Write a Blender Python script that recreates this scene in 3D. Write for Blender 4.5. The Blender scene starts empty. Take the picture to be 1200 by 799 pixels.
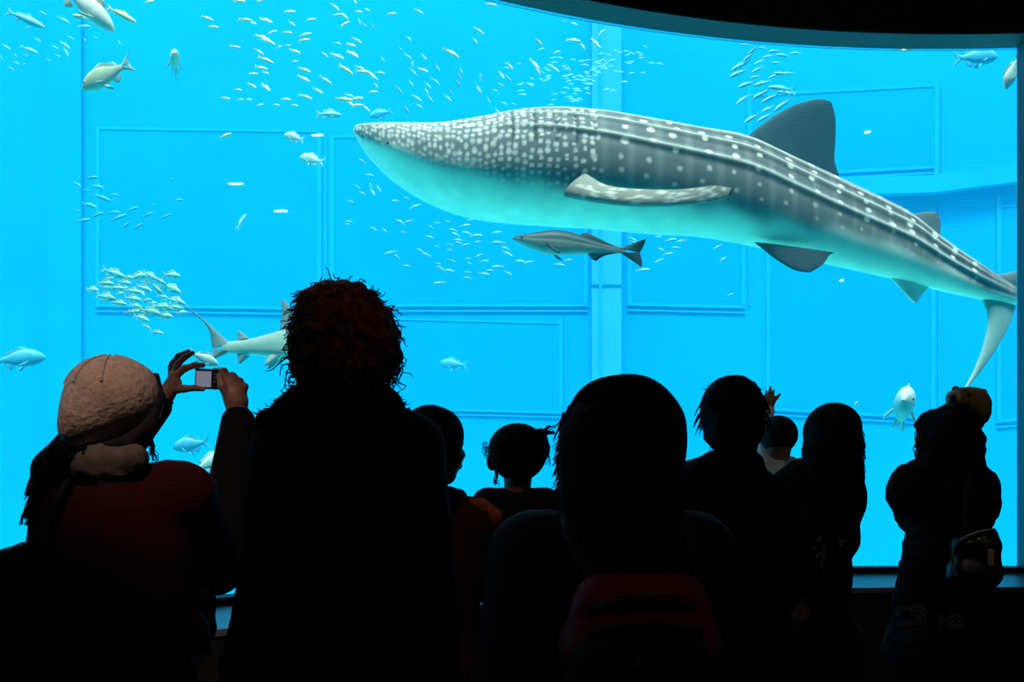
import bpy, math, random
import numpy as np
from mathutils import Vector, Matrix
from mathutils.geometry import tessellate_polygon

random.seed(7)
rng = np.random.default_rng(7)
scene = bpy.context.scene
COL = scene.collection
PI = math.pi

# ------------------------------------------------------------------ camera
F = 1150.0            # focal length in pixels of the 1200 x 799 frame
HOR = 555.0           # pixel row of the horizon (level camera, shifted lens)
CAMZ = 1.35
cam_d = bpy.data.cameras.new('camera')
cam = bpy.data.objects.new('camera', cam_d)
COL.objects.link(cam)
cam.location = (0, 0, CAMZ)
cam.rotation_euler = (PI / 2, 0, 0)
cam_d.sensor_width = 36.0
cam_d.lens = F / 1200.0 * 36.0
cam_d.shift_y = (HOR - 399.5) / 1200.0
cam_d.clip_end = 200
scene.camera = cam

# ------------------------------------------------------------------ world, lights, exposure
w = bpy.data.worlds.new('world'); scene.world = w
w.use_nodes = True
w.node_tree.nodes['Background'].inputs[0].default_value = (0.75, 0.88, 1.0, 1)
w.node_tree.nodes['Background'].inputs[1].default_value = 0.02

def add_light(name, kind, loc, energy, color=(1, 1, 1), aim=None, **kw):
    d = bpy.data.lights.new(name, kind)
    d.energy = energy; d.color = color
    for k, v in kw.items():
        setattr(d, k, v)
    o = bpy.data.objects.new(name, d)
    COL.objects.link(o)
    o.location = loc
    if aim is not None:
        o.rotation_euler = (Vector(aim) - Vector(loc)).to_track_quat('-Z', 'Y').to_euler()
    return o

# daylight falling through the open top of the tank
add_light('sun', 'SUN', (0, 0, 20), 8.8, (1.0, 0.98, 0.93), aim=(0.8, 8.4, 0), angle=math.radians(14))
add_light('tank_skylight', 'AREA', (-1, 10.6, 10.6), 1900, (0.86, 0.96, 1.0), aim=(-1, 10.6, 0),
          shape='RECTANGLE', size=29, size_y=10)
scene.view_settings.view_transform = 'Standard'
scene.view_settings.look = 'None'
scene.view_settings.exposure = 0.0
scene.view_settings.gamma = 1.0
scene.view_settings.use_curve_mapping = False
scene.cycles.max_bounces = 10
scene.cycles.diffuse_bounces = 5
scene.cycles.transparent_max_bounces = 12
scene.cycles.volume_bounces = 1

# ------------------------------------------------------------------ helpers
def U(px, py, Y):
    """pixel of the photograph -> point at the distance Y"""
    return np.array([(px - 600.0) / F * Y, Y, CAMZ + (HOR - py) / F * Y])

def tag(o, label=None, cat=None, group=None, kind=None):
    if label: o['label'] = label
    if cat: o['category'] = cat
    if group: o['group'] = group
    if kind: o['kind'] = kind
    return o

def empty(name, loc=(0, 0, 0), rz=0):
    o = bpy.data.objects.new(name, None)
    COL.objects.link(o)
    o.location = loc; o.rotation_euler = (0, 0, rz)
    o.empty_display_size = 0.1
    return o

def new_mesh(name, verts, faces, smooth=True, colors=None):
    me = bpy.data.meshes.new(name)
    verts = np.asarray(verts, dtype=np.float32)
    if isinstance(faces, np.ndarray):
        n, k = faces.shape
        me.vertices.add(len(verts)); me.vertices.foreach_set('co', verts.ravel())
        me.loops.add(n * k); me.loops.foreach_set('vertex_index', faces.astype(np.int32).ravel())
        me.polygons.add(n)
        me.polygons.foreach_set('loop_start', np.arange(0, n * k, k, dtype=np.int32))
        me.update(calc_edges=True); me.validate()
    else:
        me.from_pydata([tuple(map(float, v)) for v in verts], [], [tuple(f) for f in faces])
    if smooth and len(me.polygons):
        me.polygons.foreach_set('use_smooth', np.ones(len(me.polygons), dtype=bool))
    if colors is not None:
        a = me.color_attributes.new('pigment', 'FLOAT_COLOR', 'POINT')
        c = np.ones((len(verts), 4), dtype=np.float32); c[:, :3] = colors
        a.data.foreach_set('color', c.ravel())
    me.update()
    return me

def obj(name, me, material=None, parent=None, loc=(0, 0, 0)):
    o = bpy.data.objects.new(name, me)
    COL.objects.link(o)
    if material is not None and len(me.materials) == 0:
        me.materials.append(material)
    o.parent = parent
    o.location = loc
    return o

class MB:
    """collects shapes for one mesh"""
    def __init__(s): s.v = []; s.f = []; s.c = []
    def add(s, v, f, c=None):
        n = len(s.v)
        v = [tuple(map(float, p)) for p in v]
        s.v += v
        s.f += [tuple(int(i) + n for i in q) for q in f]
        if c is not None:
            s.c += [tuple(map(float, q)) for q in c]
    def box(s, lo, hi):
        x0, y0, z0 = lo; x1, y1, z1 = hi
        s.add([(x0, y0, z0), (x1, y0, z0), (x1, y1, z0), (x0, y1, z0), (x0, y0, z1), (x1, y0, z1), (x1, y1, z1), (x0, y1, z1)],
              [(0, 3, 2, 1), (4, 5, 6, 7), (0, 1, 5, 4), (1, 2, 6, 5), (2, 3, 7, 6), (3, 0, 4, 7)])
    def bbox(s, lo, hi, b):
        """box with chamfered edges"""
        import bmesh
        bm = bmesh.new(); bmesh.ops.create_cube(bm, size=1)
        lo = Vector(lo); hi = Vector(hi)
        for v in bm.verts:
            v.co = Vector([(lo[i] + hi[i]) / 2 + v.co[i] * (hi[i] - lo[i]) for i in range(3)])
        bmesh.ops.bevel(bm, geom=bm.edges[:], offset=b, segments=2, affect='EDGES', profile=0.6)
        bm.verts.index_update()
        s.add([v.co for v in bm.verts], [[v.index for v in f.verts] for f in bm.faces]); bm.free()
    def sweep(s, ring, n):
        """ring: list over stations of closed section points (n each)"""
        pass
    def mesh(s, name, smooth=False):
        return new_mesh(name, s.v, s.f, smooth, s.c if len(s.c) == len(s.v) and s.c else None)

def tubes(lines, radii, sides=4):
    """polylines -> one tube mesh; radii: per line (r0, r1)"""
    V = []; Fc = []; n0 = 0
    ang = np.arange(sides) * 2 * PI / sides
    for L, (r0, r1) in zip(lines, radii):
        L = np.asarray(L, float); m = len(L)
        T = np.gradient(L, axis=0); T /= (np.linalg.norm(T, axis=1, keepdims=True) + 1e-9)
        up = np.array([0.31, 0.87, 0.37])
        A = np.cross(T, up); A /= (np.linalg.norm(A, axis=1, keepdims=True) + 1e-9)
        B = np.cross(T, A)
        r = np.linspace(r0, r1, m)[:, None, None]
        ring = L[:, None, :] + r * (np.cos(ang)[None, :, None] * A[:, None, :] + np.sin(ang)[None, :, None] * B[:, None, :])
        V.append(ring.reshape(-1, 3))
        i = np.arange(m - 1)[:, None]; j = np.arange(sides)[None, :]; j2 = (j + 1) % sides
        q = np.stack([i * sides + j, i * sides + j2, (i + 1) * sides + j2, (i + 1) * sides + j], -1).reshape(-1, 4) + n0
        Fc.append(q); n0 += m * sides
    return np.concatenate(V), np.concatenate(Fc)

# ------------------------------------------------------------------ materials
def mat(name, color, rough=0.7, var=0.15, scale=12.0, bump=0.0, metallic=0.0, spec=0.5, color2=None, sheen=0.0, emit=None, emit_s=0.0):
    m = bpy.data.materials.new(name); m.use_nodes = True
    nt = m.node_tree; b = nt.nodes['Principled BSDF']
    b.inputs['Roughness'].default_value = rough
    b.inputs['Metallic'].default_value = metallic
    b.inputs['Specular IOR Level'].default_value = spec
    if sheen: b.inputs['Sheen Weight'].default_value = sheen
    tc = nt.nodes.new('ShaderNodeTexCoord')
    nz = nt.nodes.new('ShaderNodeTexNoise'); nz.inputs['Scale'].default_value = scale; nz.inputs['Detail'].default_value = 4
    nt.links.new(tc.outputs['Object'], nz.inputs['Vector'])
    rp = nt.nodes.new('ShaderNodeValToRGB')
    rp.color_ramp.elements[0].position = 0.3; rp.color_ramp.elements[1].position = 0.7
    c2 = color2 if color2 is not None else tuple(min(1, c * (1 + var)) for c in color)
    c1 = tuple(c * (1 - var) for c in color)
    rp.color_ramp.elements[0].color = (*c1, 1); rp.color_ramp.elements[1].color = (*c2, 1)
    nt.links.new(nz.outputs['Fac'], rp.inputs['Fac'])
    nt.links.new(rp.outputs['Color'], b.inputs['Base Color'])
    if bump:
        bp = nt.nodes.new('ShaderNodeBump'); bp.inputs['Strength'].default_value = bump; bp.inputs['Distance'].default_value = 0.01
        nt.links.new(nz.outputs['Fac'], bp.inputs['Height']); nt.links.new(bp.outputs['Normal'], b.inputs['Normal'])
    if emit is not None:
        b.inputs['Emission Color'].default_value = (*emit, 1); b.inputs['Emission Strength'].default_value = emit_s
    return m

def pigment_mat(name, rough=0.45, spec=0.4, var=0.12, scale=9.0):
    m = bpy.data.materials.new(name); m.use_nodes = True
    nt = m.node_tree; b = nt.nodes['Principled BSDF']
    b.inputs['Roughness'].default_value = rough; b.inputs['Specular IOR Level'].default_value = spec
    at = nt.nodes.new('ShaderNodeAttribute'); at.attribute_name = 'pigment'
    tc = nt.nodes.new('ShaderNodeTexCoord')
    nz = nt.nodes.new('ShaderNodeTexNoise'); nz.inputs['Scale'].default_value = scale; nz.inputs['Detail'].default_value = 5
    nt.links.new(tc.outputs['Object'], nz.inputs['Vector'])
    mr = nt.nodes.new('ShaderNodeMapRange'); mr.inputs['To Min'].default_value = 1 - var; mr.inputs['To Max'].default_value = 1 + var
    mr.inputs['From Min'].default_value = 0.3; mr.inputs['From Max'].default_value = 0.7
    nt.links.new(nz.outputs['Fac'], mr.inputs['Value'])
    vm = nt.nodes.new('ShaderNodeVectorMath'); vm.operation = 'SCALE'
    nt.links.new(at.outputs['Color'], vm.inputs[0]); nt.links.new(mr.outputs['Result'], vm.inputs['Scale'])
    nt.links.new(vm.outputs['Vector'], b.inputs['Base Color'])
    return m

M = {}
M['tank_wall'] = mat('tank_wall_paint', (0.002, 0.315, 0.665), 0.9, 0.05, 0.6, spec=0.0)
M['tank_pane'] = mat('far_window_pane', (0.001, 0.293, 0.64), 0.6, 0.04, 0.5, spec=0.0)
M['tank_trim'] = mat('far_window_trim', (0.006, 0.355, 0.71), 0.8, 0.06, 1.5, spec=0.0)
M['tank_pillar'] = mat('tank_pillar_paint', (0.03, 0.375, 0.73), 0.8, 0.06, 1.5, spec=0.0)
M['sand'] = mat('tank_floor_paint', (0.18, 0.95, 0.80), 0.9, 0.08, 3.0, bump=0.3)
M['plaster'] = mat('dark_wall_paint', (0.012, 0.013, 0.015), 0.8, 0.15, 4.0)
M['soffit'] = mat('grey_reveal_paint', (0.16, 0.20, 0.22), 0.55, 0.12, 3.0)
M['reveal'] = mat('reveal_blue_lit', (0.10, 0.42, 0.55), 0.6, 0.08, 3.0)  # blue light from the tank is put into this colour
M['carpet'] = mat('black_carpet', (0.010, 0.010, 0.012), 0.95, 0.3, 60.0, bump=0.3)
M['steel'] = mat('satin_sill_steel', (0.30, 0.33, 0.35), 0.35, 0.08, 8.0, metallic=0.3)
M['gasket'] = mat('black_rubber_gasket', (0.008, 0.008, 0.009), 0.6, 0.1, 20.0)
M['fish'] = pigment_mat('fish_scales', 0.5, 0.15)
M['shark'] = pigment_mat('shark_skin', 0.6, 0.10, 0.10, 5.0)
M['skin'] = mat('skin', (0.46, 0.24, 0.17), 0.5, 0.08, 20.0)
M['eye'] = mat('eyeball', (0.02, 0.015, 0.012), 0.15, 0.1, 40)
M['hair_black'] = mat('black_hair', (0.006, 0.005, 0.005), 0.8, 0.3, 30.0, spec=0.06)
M['hair_brown'] = mat('brown_hair', (0.13, 0.055, 0.032), 0.75, 0.4, 25.0, spec=0.08)
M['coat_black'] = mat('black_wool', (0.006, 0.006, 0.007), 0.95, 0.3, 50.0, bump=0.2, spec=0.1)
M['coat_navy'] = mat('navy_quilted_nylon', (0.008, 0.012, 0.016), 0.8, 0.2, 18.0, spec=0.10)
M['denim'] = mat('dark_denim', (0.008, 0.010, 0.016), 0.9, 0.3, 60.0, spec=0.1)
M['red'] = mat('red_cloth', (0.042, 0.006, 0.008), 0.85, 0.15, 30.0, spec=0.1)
M['red_nylon'] = mat('red_nylon', (0.13, 0.004, 0.005), 0.6, 0.15, 20.0, spec=0.2)
M['salmon'] = mat('lit_salmon_cloth', (0.50, 0.16, 0.11), 0.9, 0.15, 30.0, spec=0.1)  # lit tone of C's coat
M['coat_shaded'] = mat('shaded_salmon_cloth', (0.060, 0.024, 0.015), 0.9, 0.15, 30.0, spec=0.1)  # the same coat, its shade put into the colour
M['beret'] = mat('cream_knit_wool', (0.62, 0.50, 0.41), 0.95, 0.22, 70.0, bump=0.6, spec=0.1)
M['band'] = mat('black_knit_band', (0.007, 0.007, 0.008), 0.9, 0.2, 60.0)
M['scarf'] = mat('grey_scarf', (0.13, 0.12, 0.105), 0.95, 0.2, 40.0, bump=0.3)
M['white_cloth'] = mat('white_cotton', (0.85, 0.85, 0.80), 0.9, 0.1, 25.0)
_b = M['white_cloth'].node_tree.nodes['Principled BSDF']; _b.inputs['Subsurface Weight'].default_value = 0.6; _b.inputs['Subsurface Radius'].default_value = (0.06, 0.06, 0.06); _b.inputs['Subsurface Scale'].default_value = 1.0
M['plush'] = mat('brown_plush', (0.22, 0.155, 0.075), 0.95, 0.25, 45.0, bump=0.5)
M['plush_light'] = mat('cream_plush', (0.45, 0.38, 0.27), 0.95, 0.2, 45.0, bump=0.4)
M['shoe'] = mat('black_leather_shoe', (0.008, 0.007, 0.006), 0.4, 0.2, 20.0)
M['bead'] = mat('pale_beads', (0.32, 0.33, 0.32), 0.35, 0.2, 30.0)
M['buckle'] = mat('metal_buckle', (0.5, 0.42, 0.35), 0.3, 0.1, 30.0, metallic=0.8)
M['pink'] = mat('pink_plastic', (0.55, 0.08, 0.10), 0.4, 0.1, 30.0)
M['cam_body'] = mat('camera_casing', (0.012, 0.012, 0.014), 0.35, 0.1, 30.0)
M['cam_silver'] = mat('camera_silver', (0.35, 0.36, 0.38), 0.3, 0.05, 30.0, metallic=0.7)
M['cam_screen'] = mat('camera_screen', (0.05, 0.05, 0.07), 0.3, 0.1, 30.0, emit=(0.40, 0.40, 0.56), emit_s=0.42)
M['lamp'] = mat('lamp_glow', (0.9, 0.9, 0.9), 0.4, 0.02, 5.0, emit=(1.0, 0.86, 0.80), emit_s=90.0)
M['lamp_case'] = mat('lamp_casing', (0.02, 0.02, 0.02), 0.4, 0.1, 20.0)

# acrylic pane: lets light straight through, mirrors a little at a slant
m = bpy.data.materials.new('acrylic_pane'); m.use_nodes = True
nt = m.node_tree; nt.nodes.remove(nt.nodes['Principled BSDF'])
tr = nt.nodes.new('ShaderNodeBsdfTransparent'); tr.inputs[0].default_value = (0.97, 0.99, 1.0, 1)
gl = nt.nodes.new('ShaderNodeBsdfGlossy'); gl.inputs['Roughness'].default_value = 0.0
fr = nt.nodes.new('ShaderNodeFresnel'); fr.inputs['IOR'].default_value = 1.35
mx = nt.nodes.new('ShaderNodeMixShader')
nt.links.new(fr.outputs[0], mx.inputs[0]); nt.links.new(tr.outputs[0], mx.inputs[1]); nt.links.new(gl.outputs[0], mx.inputs[2])
nt.links.new(mx.outputs[0], nt.nodes['Material Output'].inputs['Surface'])
M['pane'] = m
# sea water: swallows red first, scatters a little
m = bpy.data.materials.new('sea_water'); m.use_nodes = True
nt = m.node_tree; nt.nodes.remove(nt.nodes['Principled BSDF'])
va = nt.nodes.new('ShaderNodeVolumeAbsorption'); va.inputs['Color'].default_value = (0.0, 0.86, 0.97, 1); va.inputs['Density'].default_value = 0.05
vs = nt.nodes.new('ShaderNodeVolumeScatter'); vs.inputs['Color'].default_value = (0.02, 0.75, 1.0, 1); vs.inputs['Density'].default_value = 0.020
vs.inputs['Anisotropy'].default_value = 0.3
ad = nt.nodes.new('ShaderNodeAddShader')
nt.links.new(va.outputs[0], ad.inputs[0]); nt.links.new(vs.outputs[0], ad.inputs[1])
nt.links.new(ad.outputs[0], nt.nodes['Material Output'].inputs['Volume'])
M['water'] = m

# ------------------------------------------------------------------ the place: curved window, tank, room
CX, CY, R = 2.3, -0.1, 5.3
RG = R + 0.105                # acrylic pane
ZS, ZT = 0.853, 3.658          # sill and head of the window
TH0, TH1 = math.radians(85.4), math.radians(156.0)
Y_BACK, TANK_TOP, TANK_BOT = 16.0, 9.7, -2.2
CEIL = 6.5

def arc(r, th):
    return (CX + r * math.cos(th), CY + r * math.sin(th))

def arc_solid(section, th0, th1, n=40):
    """sweep a closed (r, z) section about the window's centre"""
    mb = MB(); k = len(section); V = []
    for i in range(n + 1):
        th = th0 + (th1 - th0) * i / n
        for r, z in section:
            V.append((*arc(r, th), z))
    Fc = []
    for i in range(n):
        for j in range(k):
            j2 = (j + 1) % k
            Fc.append((i * k + j, i * k + j2, (i + 1) * k + j2, (i + 1) * k + j))
    Fc.append(tuple(range(k))[::-1]); Fc.append(tuple(n * k + j for j in range(k)))
    mb.add(V, Fc)
    return mb.mesh('arc', False)

def struct(name, me, m, parent=None):
    o = obj(name, me, m, parent)
    if parent is None: o['kind'] = 'structure'
    return o

def box_struct(name, lo, hi, m, parent=None):
    mb = MB(); mb.box(lo, hi)
    return struct(name, mb.mesh(name), m, parent)

# room
box_struct('floor', (-7, -7, -0.12), (8, 5.5, 0.0), M['carpet'])
box_struct('ceiling', (-7, -7, CEIL), (8, 4.95, CEIL + 0.15), M['plaster'])
box_struct('wall_rear', (-7.2, -7.2, 0), (8.2, -7, CEIL), M['plaster'])
box_struct('wall_left', (-7.2, -7, 0), (-7, 2.2, CEIL), M['plaster'])
box_struct('wall_right', (8, -7, 0), (8.2, 5.5, CEIL), M['plaster'])
# wall that holds the window: header, breast wall, pier at the right, return at the left
hd = struct('wall_front', arc_solid([(R - 0.07, ZT), (R + 0.14, ZT), (R + 0.14, TANK_TOP + 0.3), (R - 0.07, TANK_TOP + 0.3)], TH0, TH1), M['plaster'])
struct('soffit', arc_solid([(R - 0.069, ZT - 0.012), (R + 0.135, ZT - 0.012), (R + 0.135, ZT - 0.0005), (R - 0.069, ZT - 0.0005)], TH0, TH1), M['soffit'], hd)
bw = struct('wall_breast', arc_solid([(R - 0.36, TANK_BOT), (R + 0.14, TANK_BOT), (R + 0.14, ZS - 0.06), (R - 0.36, ZS - 0.06)], TH0, TH1), M['plaster'])
struct('ledge', arc_solid([(R - 0.37, ZS - 0.085), (R + 0.06, ZS - 0.05), (R + 0.06, ZS - 0.03), (R - 0.37, ZS - 0.06)], TH0, TH1), M['steel'], bw)
struct('gasket', arc_solid([(R + 0.03, ZS - 0.05), (R + 0.135, ZS - 0.05), (R + 0.135, ZS - 0.002), (R + 0.03, ZS - 0.002)], TH0, TH1), M['gasket'], bw)
# right pier; its reveal has the tank's blue light put into the colour
TP = math.radians(40.0)
pier = struct('wall_pier', arc_solid([(R - 0.21, TANK_BOT), (R + 0.14, TANK_BOT), (R + 0.14, TANK_TOP + 0.3), (R - 0.21, TANK_TOP + 0.3)], TP, TH0 - 0.003), M['plaster'])
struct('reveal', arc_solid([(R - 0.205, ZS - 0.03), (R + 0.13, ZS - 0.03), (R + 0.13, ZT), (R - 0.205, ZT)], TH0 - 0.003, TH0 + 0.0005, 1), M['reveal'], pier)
box_struct('wall_tank_right_front', (arc(R, TP)[0] - 0.3, 3.2, TANK_BOT), (14.3, 3.45, TANK_TOP + 0.3), M['plaster'])
e = arc(R, TH1)
box_struct('wall_tank_left_front', (-16.3, e[1] - 0.10, TANK_BOT), (e[0] + 0.18, e[1] + 0.10, TANK_TOP + 0.3), M['plaster'])
# tank shell
wb = box_struct('wall_back', (-16.3, Y_BACK, TANK_BOT), (14.3, Y_BACK + 0.3, TANK_TOP + 0.3), M['tank_wall'])
box_struct('wall_tank_left', (-16.3, e[1], TANK_BOT), (-16.0, Y_BACK, TANK_TOP + 0.3), M['tank_wall'])
box_struct('wall_tank_right', (14.0, 3.3, TANK_BOT), (14.3, Y_BACK, TANK_TOP + 0.3), M['tank_wall'])
box_struct('floor_tank', (-16.3, e[1], TANK_BOT - 0.2), (14.3, Y_BACK + 0.3, TANK_BOT), M['sand'])
# acrylic pane and water
mb = MB(); NP = 120
for r0, z0, r1, z1 in ((RG, ZS - 0.02, RG, ZT - 0.013), (RG, ZT - 0.013, RG + 0.02, ZT - 0.013), (RG + 0.02, ZT - 0.013, RG + 0.02, ZS - 0.02), (RG + 0.02, ZS - 0.02, RG, ZS - 0.02)):
    V = []
    for i in range(NP + 1):
        th = TH0 - 0.002 + (TH1 - TH0) * i / NP
        V += [(*arc(r0, th), z0), (*arc(r1, th), z1)]
    mb.add(V, [(2 * i, 2 * i + 1, 2 * i + 3, 2 * i + 2) for i in range(NP)])
pane = struct('window_1', mb.mesh('window', True), M['pane'])
poly = []
for i in range(61):
    th = TH0 + 0.02 + (TH1 - TH0 - 0.02) * i / 60
    poly.append(arc(R + 0.13, th))
poly += [(-15.99, e[1] + 0.12), (-15.99, Y_BACK - 0.01), (13.99, Y_BACK - 0.01), (13.99, 5.42)]
n = len(poly)
tri = tessellate_polygon([[Vector((x, y, 0)) for x, y in poly]])
V = [(x, y, TANK_BOT + 0.005) for x, y in poly] + [(x, y, TANK_TOP) for x, y in poly]
Fc = [tuple(t) for t in tri] + [tuple(i + n for i in t[::-1]) for t in tri]
Fc += [(i, i + n, (i + 1) % n + n, (i + 1) % n) for i in range(n)]
wm = new_mesh('water', V, Fc, False)
import bmesh
bm = bmesh.new(); bm.from_mesh(wm); bmesh.ops.recalc_face_normals(bm, faces=bm.faces[:]); bm.to_mesh(wm); bm.free()
water = obj('tank_water', wm, M['water'])
tag(water, 'clear blue sea water filling the big aquarium tank', 'water', kind='stuff')

# far windows and pillar on the back wall of the tank (pixel rectangles laid on that wall)
def wall_rect(x0, y0, x1, y1, depth, name, m, parent, tilt=(0, 0)):
    """box standing out from the back wall; tilt = extra pixel rise at the left and right end"""
    Y = Y_BACK
    pts = []
    for (px, py) in ((x0, y1 + tilt[0]), (x1, y1 + tilt[1]), (x1, y0 + tilt[1]), (x0, y0 + tilt[0])):
        p = U(px, py, Y); pts.append((p[0], p[2]))
    V = [(x, Y - depth, z) for x, z in pts] + [(x, Y + 0.05, z) for x, z in pts]
    mb = MB(); mb.add(V, [(0, 1, 2, 3), (4, 7, 6, 5), (0, 4, 5, 1), (1, 5, 6, 2), (2, 6, 7, 3), (3, 7, 4, 0)])
    return struct(name, mb.mesh(name), m, parent)

def far_window(name, x0, y0, x1, y1, tilt=(0, 0), fw=5):
    g = wall_rect(x0, y0, x1, y1, 0.02, name, M['tank_pane'], None, tilt)
    wall_rect(x0 - fw, y1, x1 + fw, y1 + fw * 0.7, 0.03, 'frame_rail', M['tank_trim'], g, tilt)
    wall_rect(x0 - fw, y1 + fw * 1.5, x1 + fw, y1 + fw * 1.9, 0.025, 'frame_rail', M['tank_trim'], g, tilt)
    wall_rect(x0 - fw, y0 - fw * 0.6, x1 + fw, y0, 0.03, 'frame_rail', M['tank_trim'], g, tilt)
    wall_rect(x0 - fw, y0 + min(tilt), x0, y1 + max(tilt), 0.036, 'frame_stile', M['tank_trim'], g)
    wall_rect(x1, y0 + min(tilt), x1 + fw, y1 + max(tilt), 0.036, 'frame_stile', M['tank_trim'], g)
    wall_rect(x1 + fw * 1.8, y0 + min(tilt), x1 + fw * 2.2, y1 + max(tilt), 0.025, 'frame_stile', M['tank_trim'], g)
    return g

far_window('window_2', 118, 152, 372, 356, (0, 4))
far_window('window_3', 392, 160, 684, 354, (2, 2))
far_window('window_4', 740, 160, 868, 355, (0, 3))
far_window('window_5', 880, 108, 1094, 200, (6, -6))
far_window('window_6', 902, 246, 1090, 480, (-3, 8))
far_window('window_7', 1172, 238, 1330, 486, (6, -8))
far_window('window_8', 392, 376, 655, 478, (-3, 4), 4)
wall_rect(970, 210, 1092, 230, 0.2, 'wall_beam', M['tank_trim'], None, (3, -1))
wall_rect(1092, 210, 1330, 230, 0.2, 'wall_beam', M['tank_trim'], None, (-1, -32))
pil = wall_rect(692, 20, 726, 700, 0.3, 'wall_pillar', M['tank_pillar'], None)
wall_rect(700, 20, 703, 700, 0.34, 'pillar_fillet', M['tank_trim'], pil)
wall_rect(692, 337, 726, 338.5, 0.32, 'pillar_joint', M['tank_pane'], pil)
wall_rect(58, 0, 98, 700, 0.10, 'wall_pilaster', M['tank_wall'], None)

# ------------------------------------------------------------------ ceiling spots behind the visitors
def spot_lamp(loc, aim, energy, color, size_deg, label, rb=0.034):
    t = empty('ceiling_spot', loc)
    d = (Vector(aim) - Vector(loc)).normalized()
    t.rotation_euler = d.to_track_quat('-Z', 'Y').to_euler()
    tag(t, label, 'lamp', 'ceiling spots in the viewing hall')
    k = 16; V = []; Fc = []
    prof = [(0.030, 0.02), (0.055, 0.02), (0.06, 0.0), (0.06, 0.12), (0.05, 0.17), (0.012, 0.18), (0.012, 0.42)]
    for r, z in prof:
        for j in range(k):
            V.append((r * math.cos(2 * PI * j / k), r * math.sin(2 * PI * j / k), z))
    for i in range(len(prof) - 1):
        for j in range(k):
            Fc.append((i * k + j, i * k + (j + 1) % k, (i + 1) * k + (j + 1) % k, (i + 1) * k + j))
    mb = MB(); mb.add(V, Fc)
    obj('housing', mb.mesh('housing', True), M['lamp_case'], t)
    mb = MB(); mb.add([(rb * math.cos(2 * PI * j / k), rb * math.sin(2 * PI * j / k), 0.015) for j in range(k)], [tuple(range(k))[::-1]])
    obj('bulb', mb.mesh('bulb'), M['lamp'], t)
    if energy:
        ld = bpy.data.lights.new('spot_beam', 'SPOT'); ld.energy = energy; ld.color = color
        ld.spot_size = math.radians(size_deg); ld.spot_blend = 0.8; ld.shadow_soft_size = 0.05
        lo = bpy.data.objects.new('spot_beam', ld); COL.objects.link(lo); lo.parent = t; lo.location = (0, 0, -0.02)
    return t

spot_lamp((-1.2, -0.9, 6.1), tuple(U(182, 446, 2.6)), 430, (1.0, 0.66, 0.52), 8.5, 'black ceiling spot shining down on the knitted beret')
spot_lamp((-0.3, -0.4, 6.1), tuple(U(520, 530, 2.75)), 65, (1.0, 0.45, 0.33), 10, 'black ceiling spot with a reddish beam above the curly haired visitor')
spot_lamp((0.9, -0.8, 6.1), tuple(U(745, 690, 1.85)), 32, (1.0, 0.36, 0.28), 14, 'black ceiling spot aimed at the red backpack')
spot_lamp((2.4, 0.2, 6.1), tuple(U(1100, 560, 3.6)), 60, (1.0, 0.78, 0.55), 19, 'black ceiling spot aimed at the plush bear hat')
# lamps on the rear wall and ceiling whose mirror images glint in the acrylic
def glint_lamp(px, py, label):
    d = U(px, py, 1.0) - np.array([0, 0, CAMZ])
    o = np.array([0, 0, CAMZ]); a = d[0] ** 2 + d[1] ** 2
    b = -(CX * d[0] + CY * d[1]); c = CX ** 2 + CY ** 2 - RG ** 2
    t = (-b + math.sqrt(b * b - a * c)) / a
    p = o + t * d
    nrm = np.array([p[0] - CX, p[1] - CY, 0]) / RG
    r = d - 2 * (d @ nrm) * nrm
    ts = [(-6.75 - p[1]) / r[1]] if r[1] < 0 else []
    if r[2] > 0: ts.append((CEIL - 0.30 - p[2]) / r[2])
    ts.append(((7.75 if r[0] > 0 else -6.75) - p[0]) / r[0])
    s = min(q for q in ts if q > 0)
    L = p + s * r
    spot_lamp(tuple(L), tuple(p), 0, (1, 1, 1), 30, label, 0.013)
for g, lb in (((375, 158), 'small bare spot lamp mirrored beside the snout of the whale shark'),
              ((1018, 154), 'small bare spot lamp mirrored beyond the tall dorsal fin'),
              ((280, 215), 'small bare spot lamp mirrored in the empty blue water'),
              ((332, 247), 'small bare spot lamp mirrored above the curly hair'),
              ((988, 328), 'small bare spot lamp mirrored below the whale shark tail')):
    glint_lamp(*g, lb)

# ------------------------------------------------------------------ whale shark
def cinterp(x, xs, ys):
    """smooth monotone-ish interpolation"""
    xs = np.asarray(xs, float); ys = np.asarray(ys, float)
    m = np.gradient(ys, xs)
    i = np.clip(np.searchsorted(xs, x) - 1, 0, len(xs) - 2)
    h = xs[i + 1] - xs[i]; t = np.clip((x - xs[i]) / h, 0, 1)
    return ((2 * t ** 3 - 3 * t ** 2 + 1) * ys[i] + (t ** 3 - 2 * t ** 2 + t) * h * m[i]
            + (-2 * t ** 3 + 3 * t ** 2) * ys[i + 1] + (t ** 3 - t ** 2) * h * m[i + 1])

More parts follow.
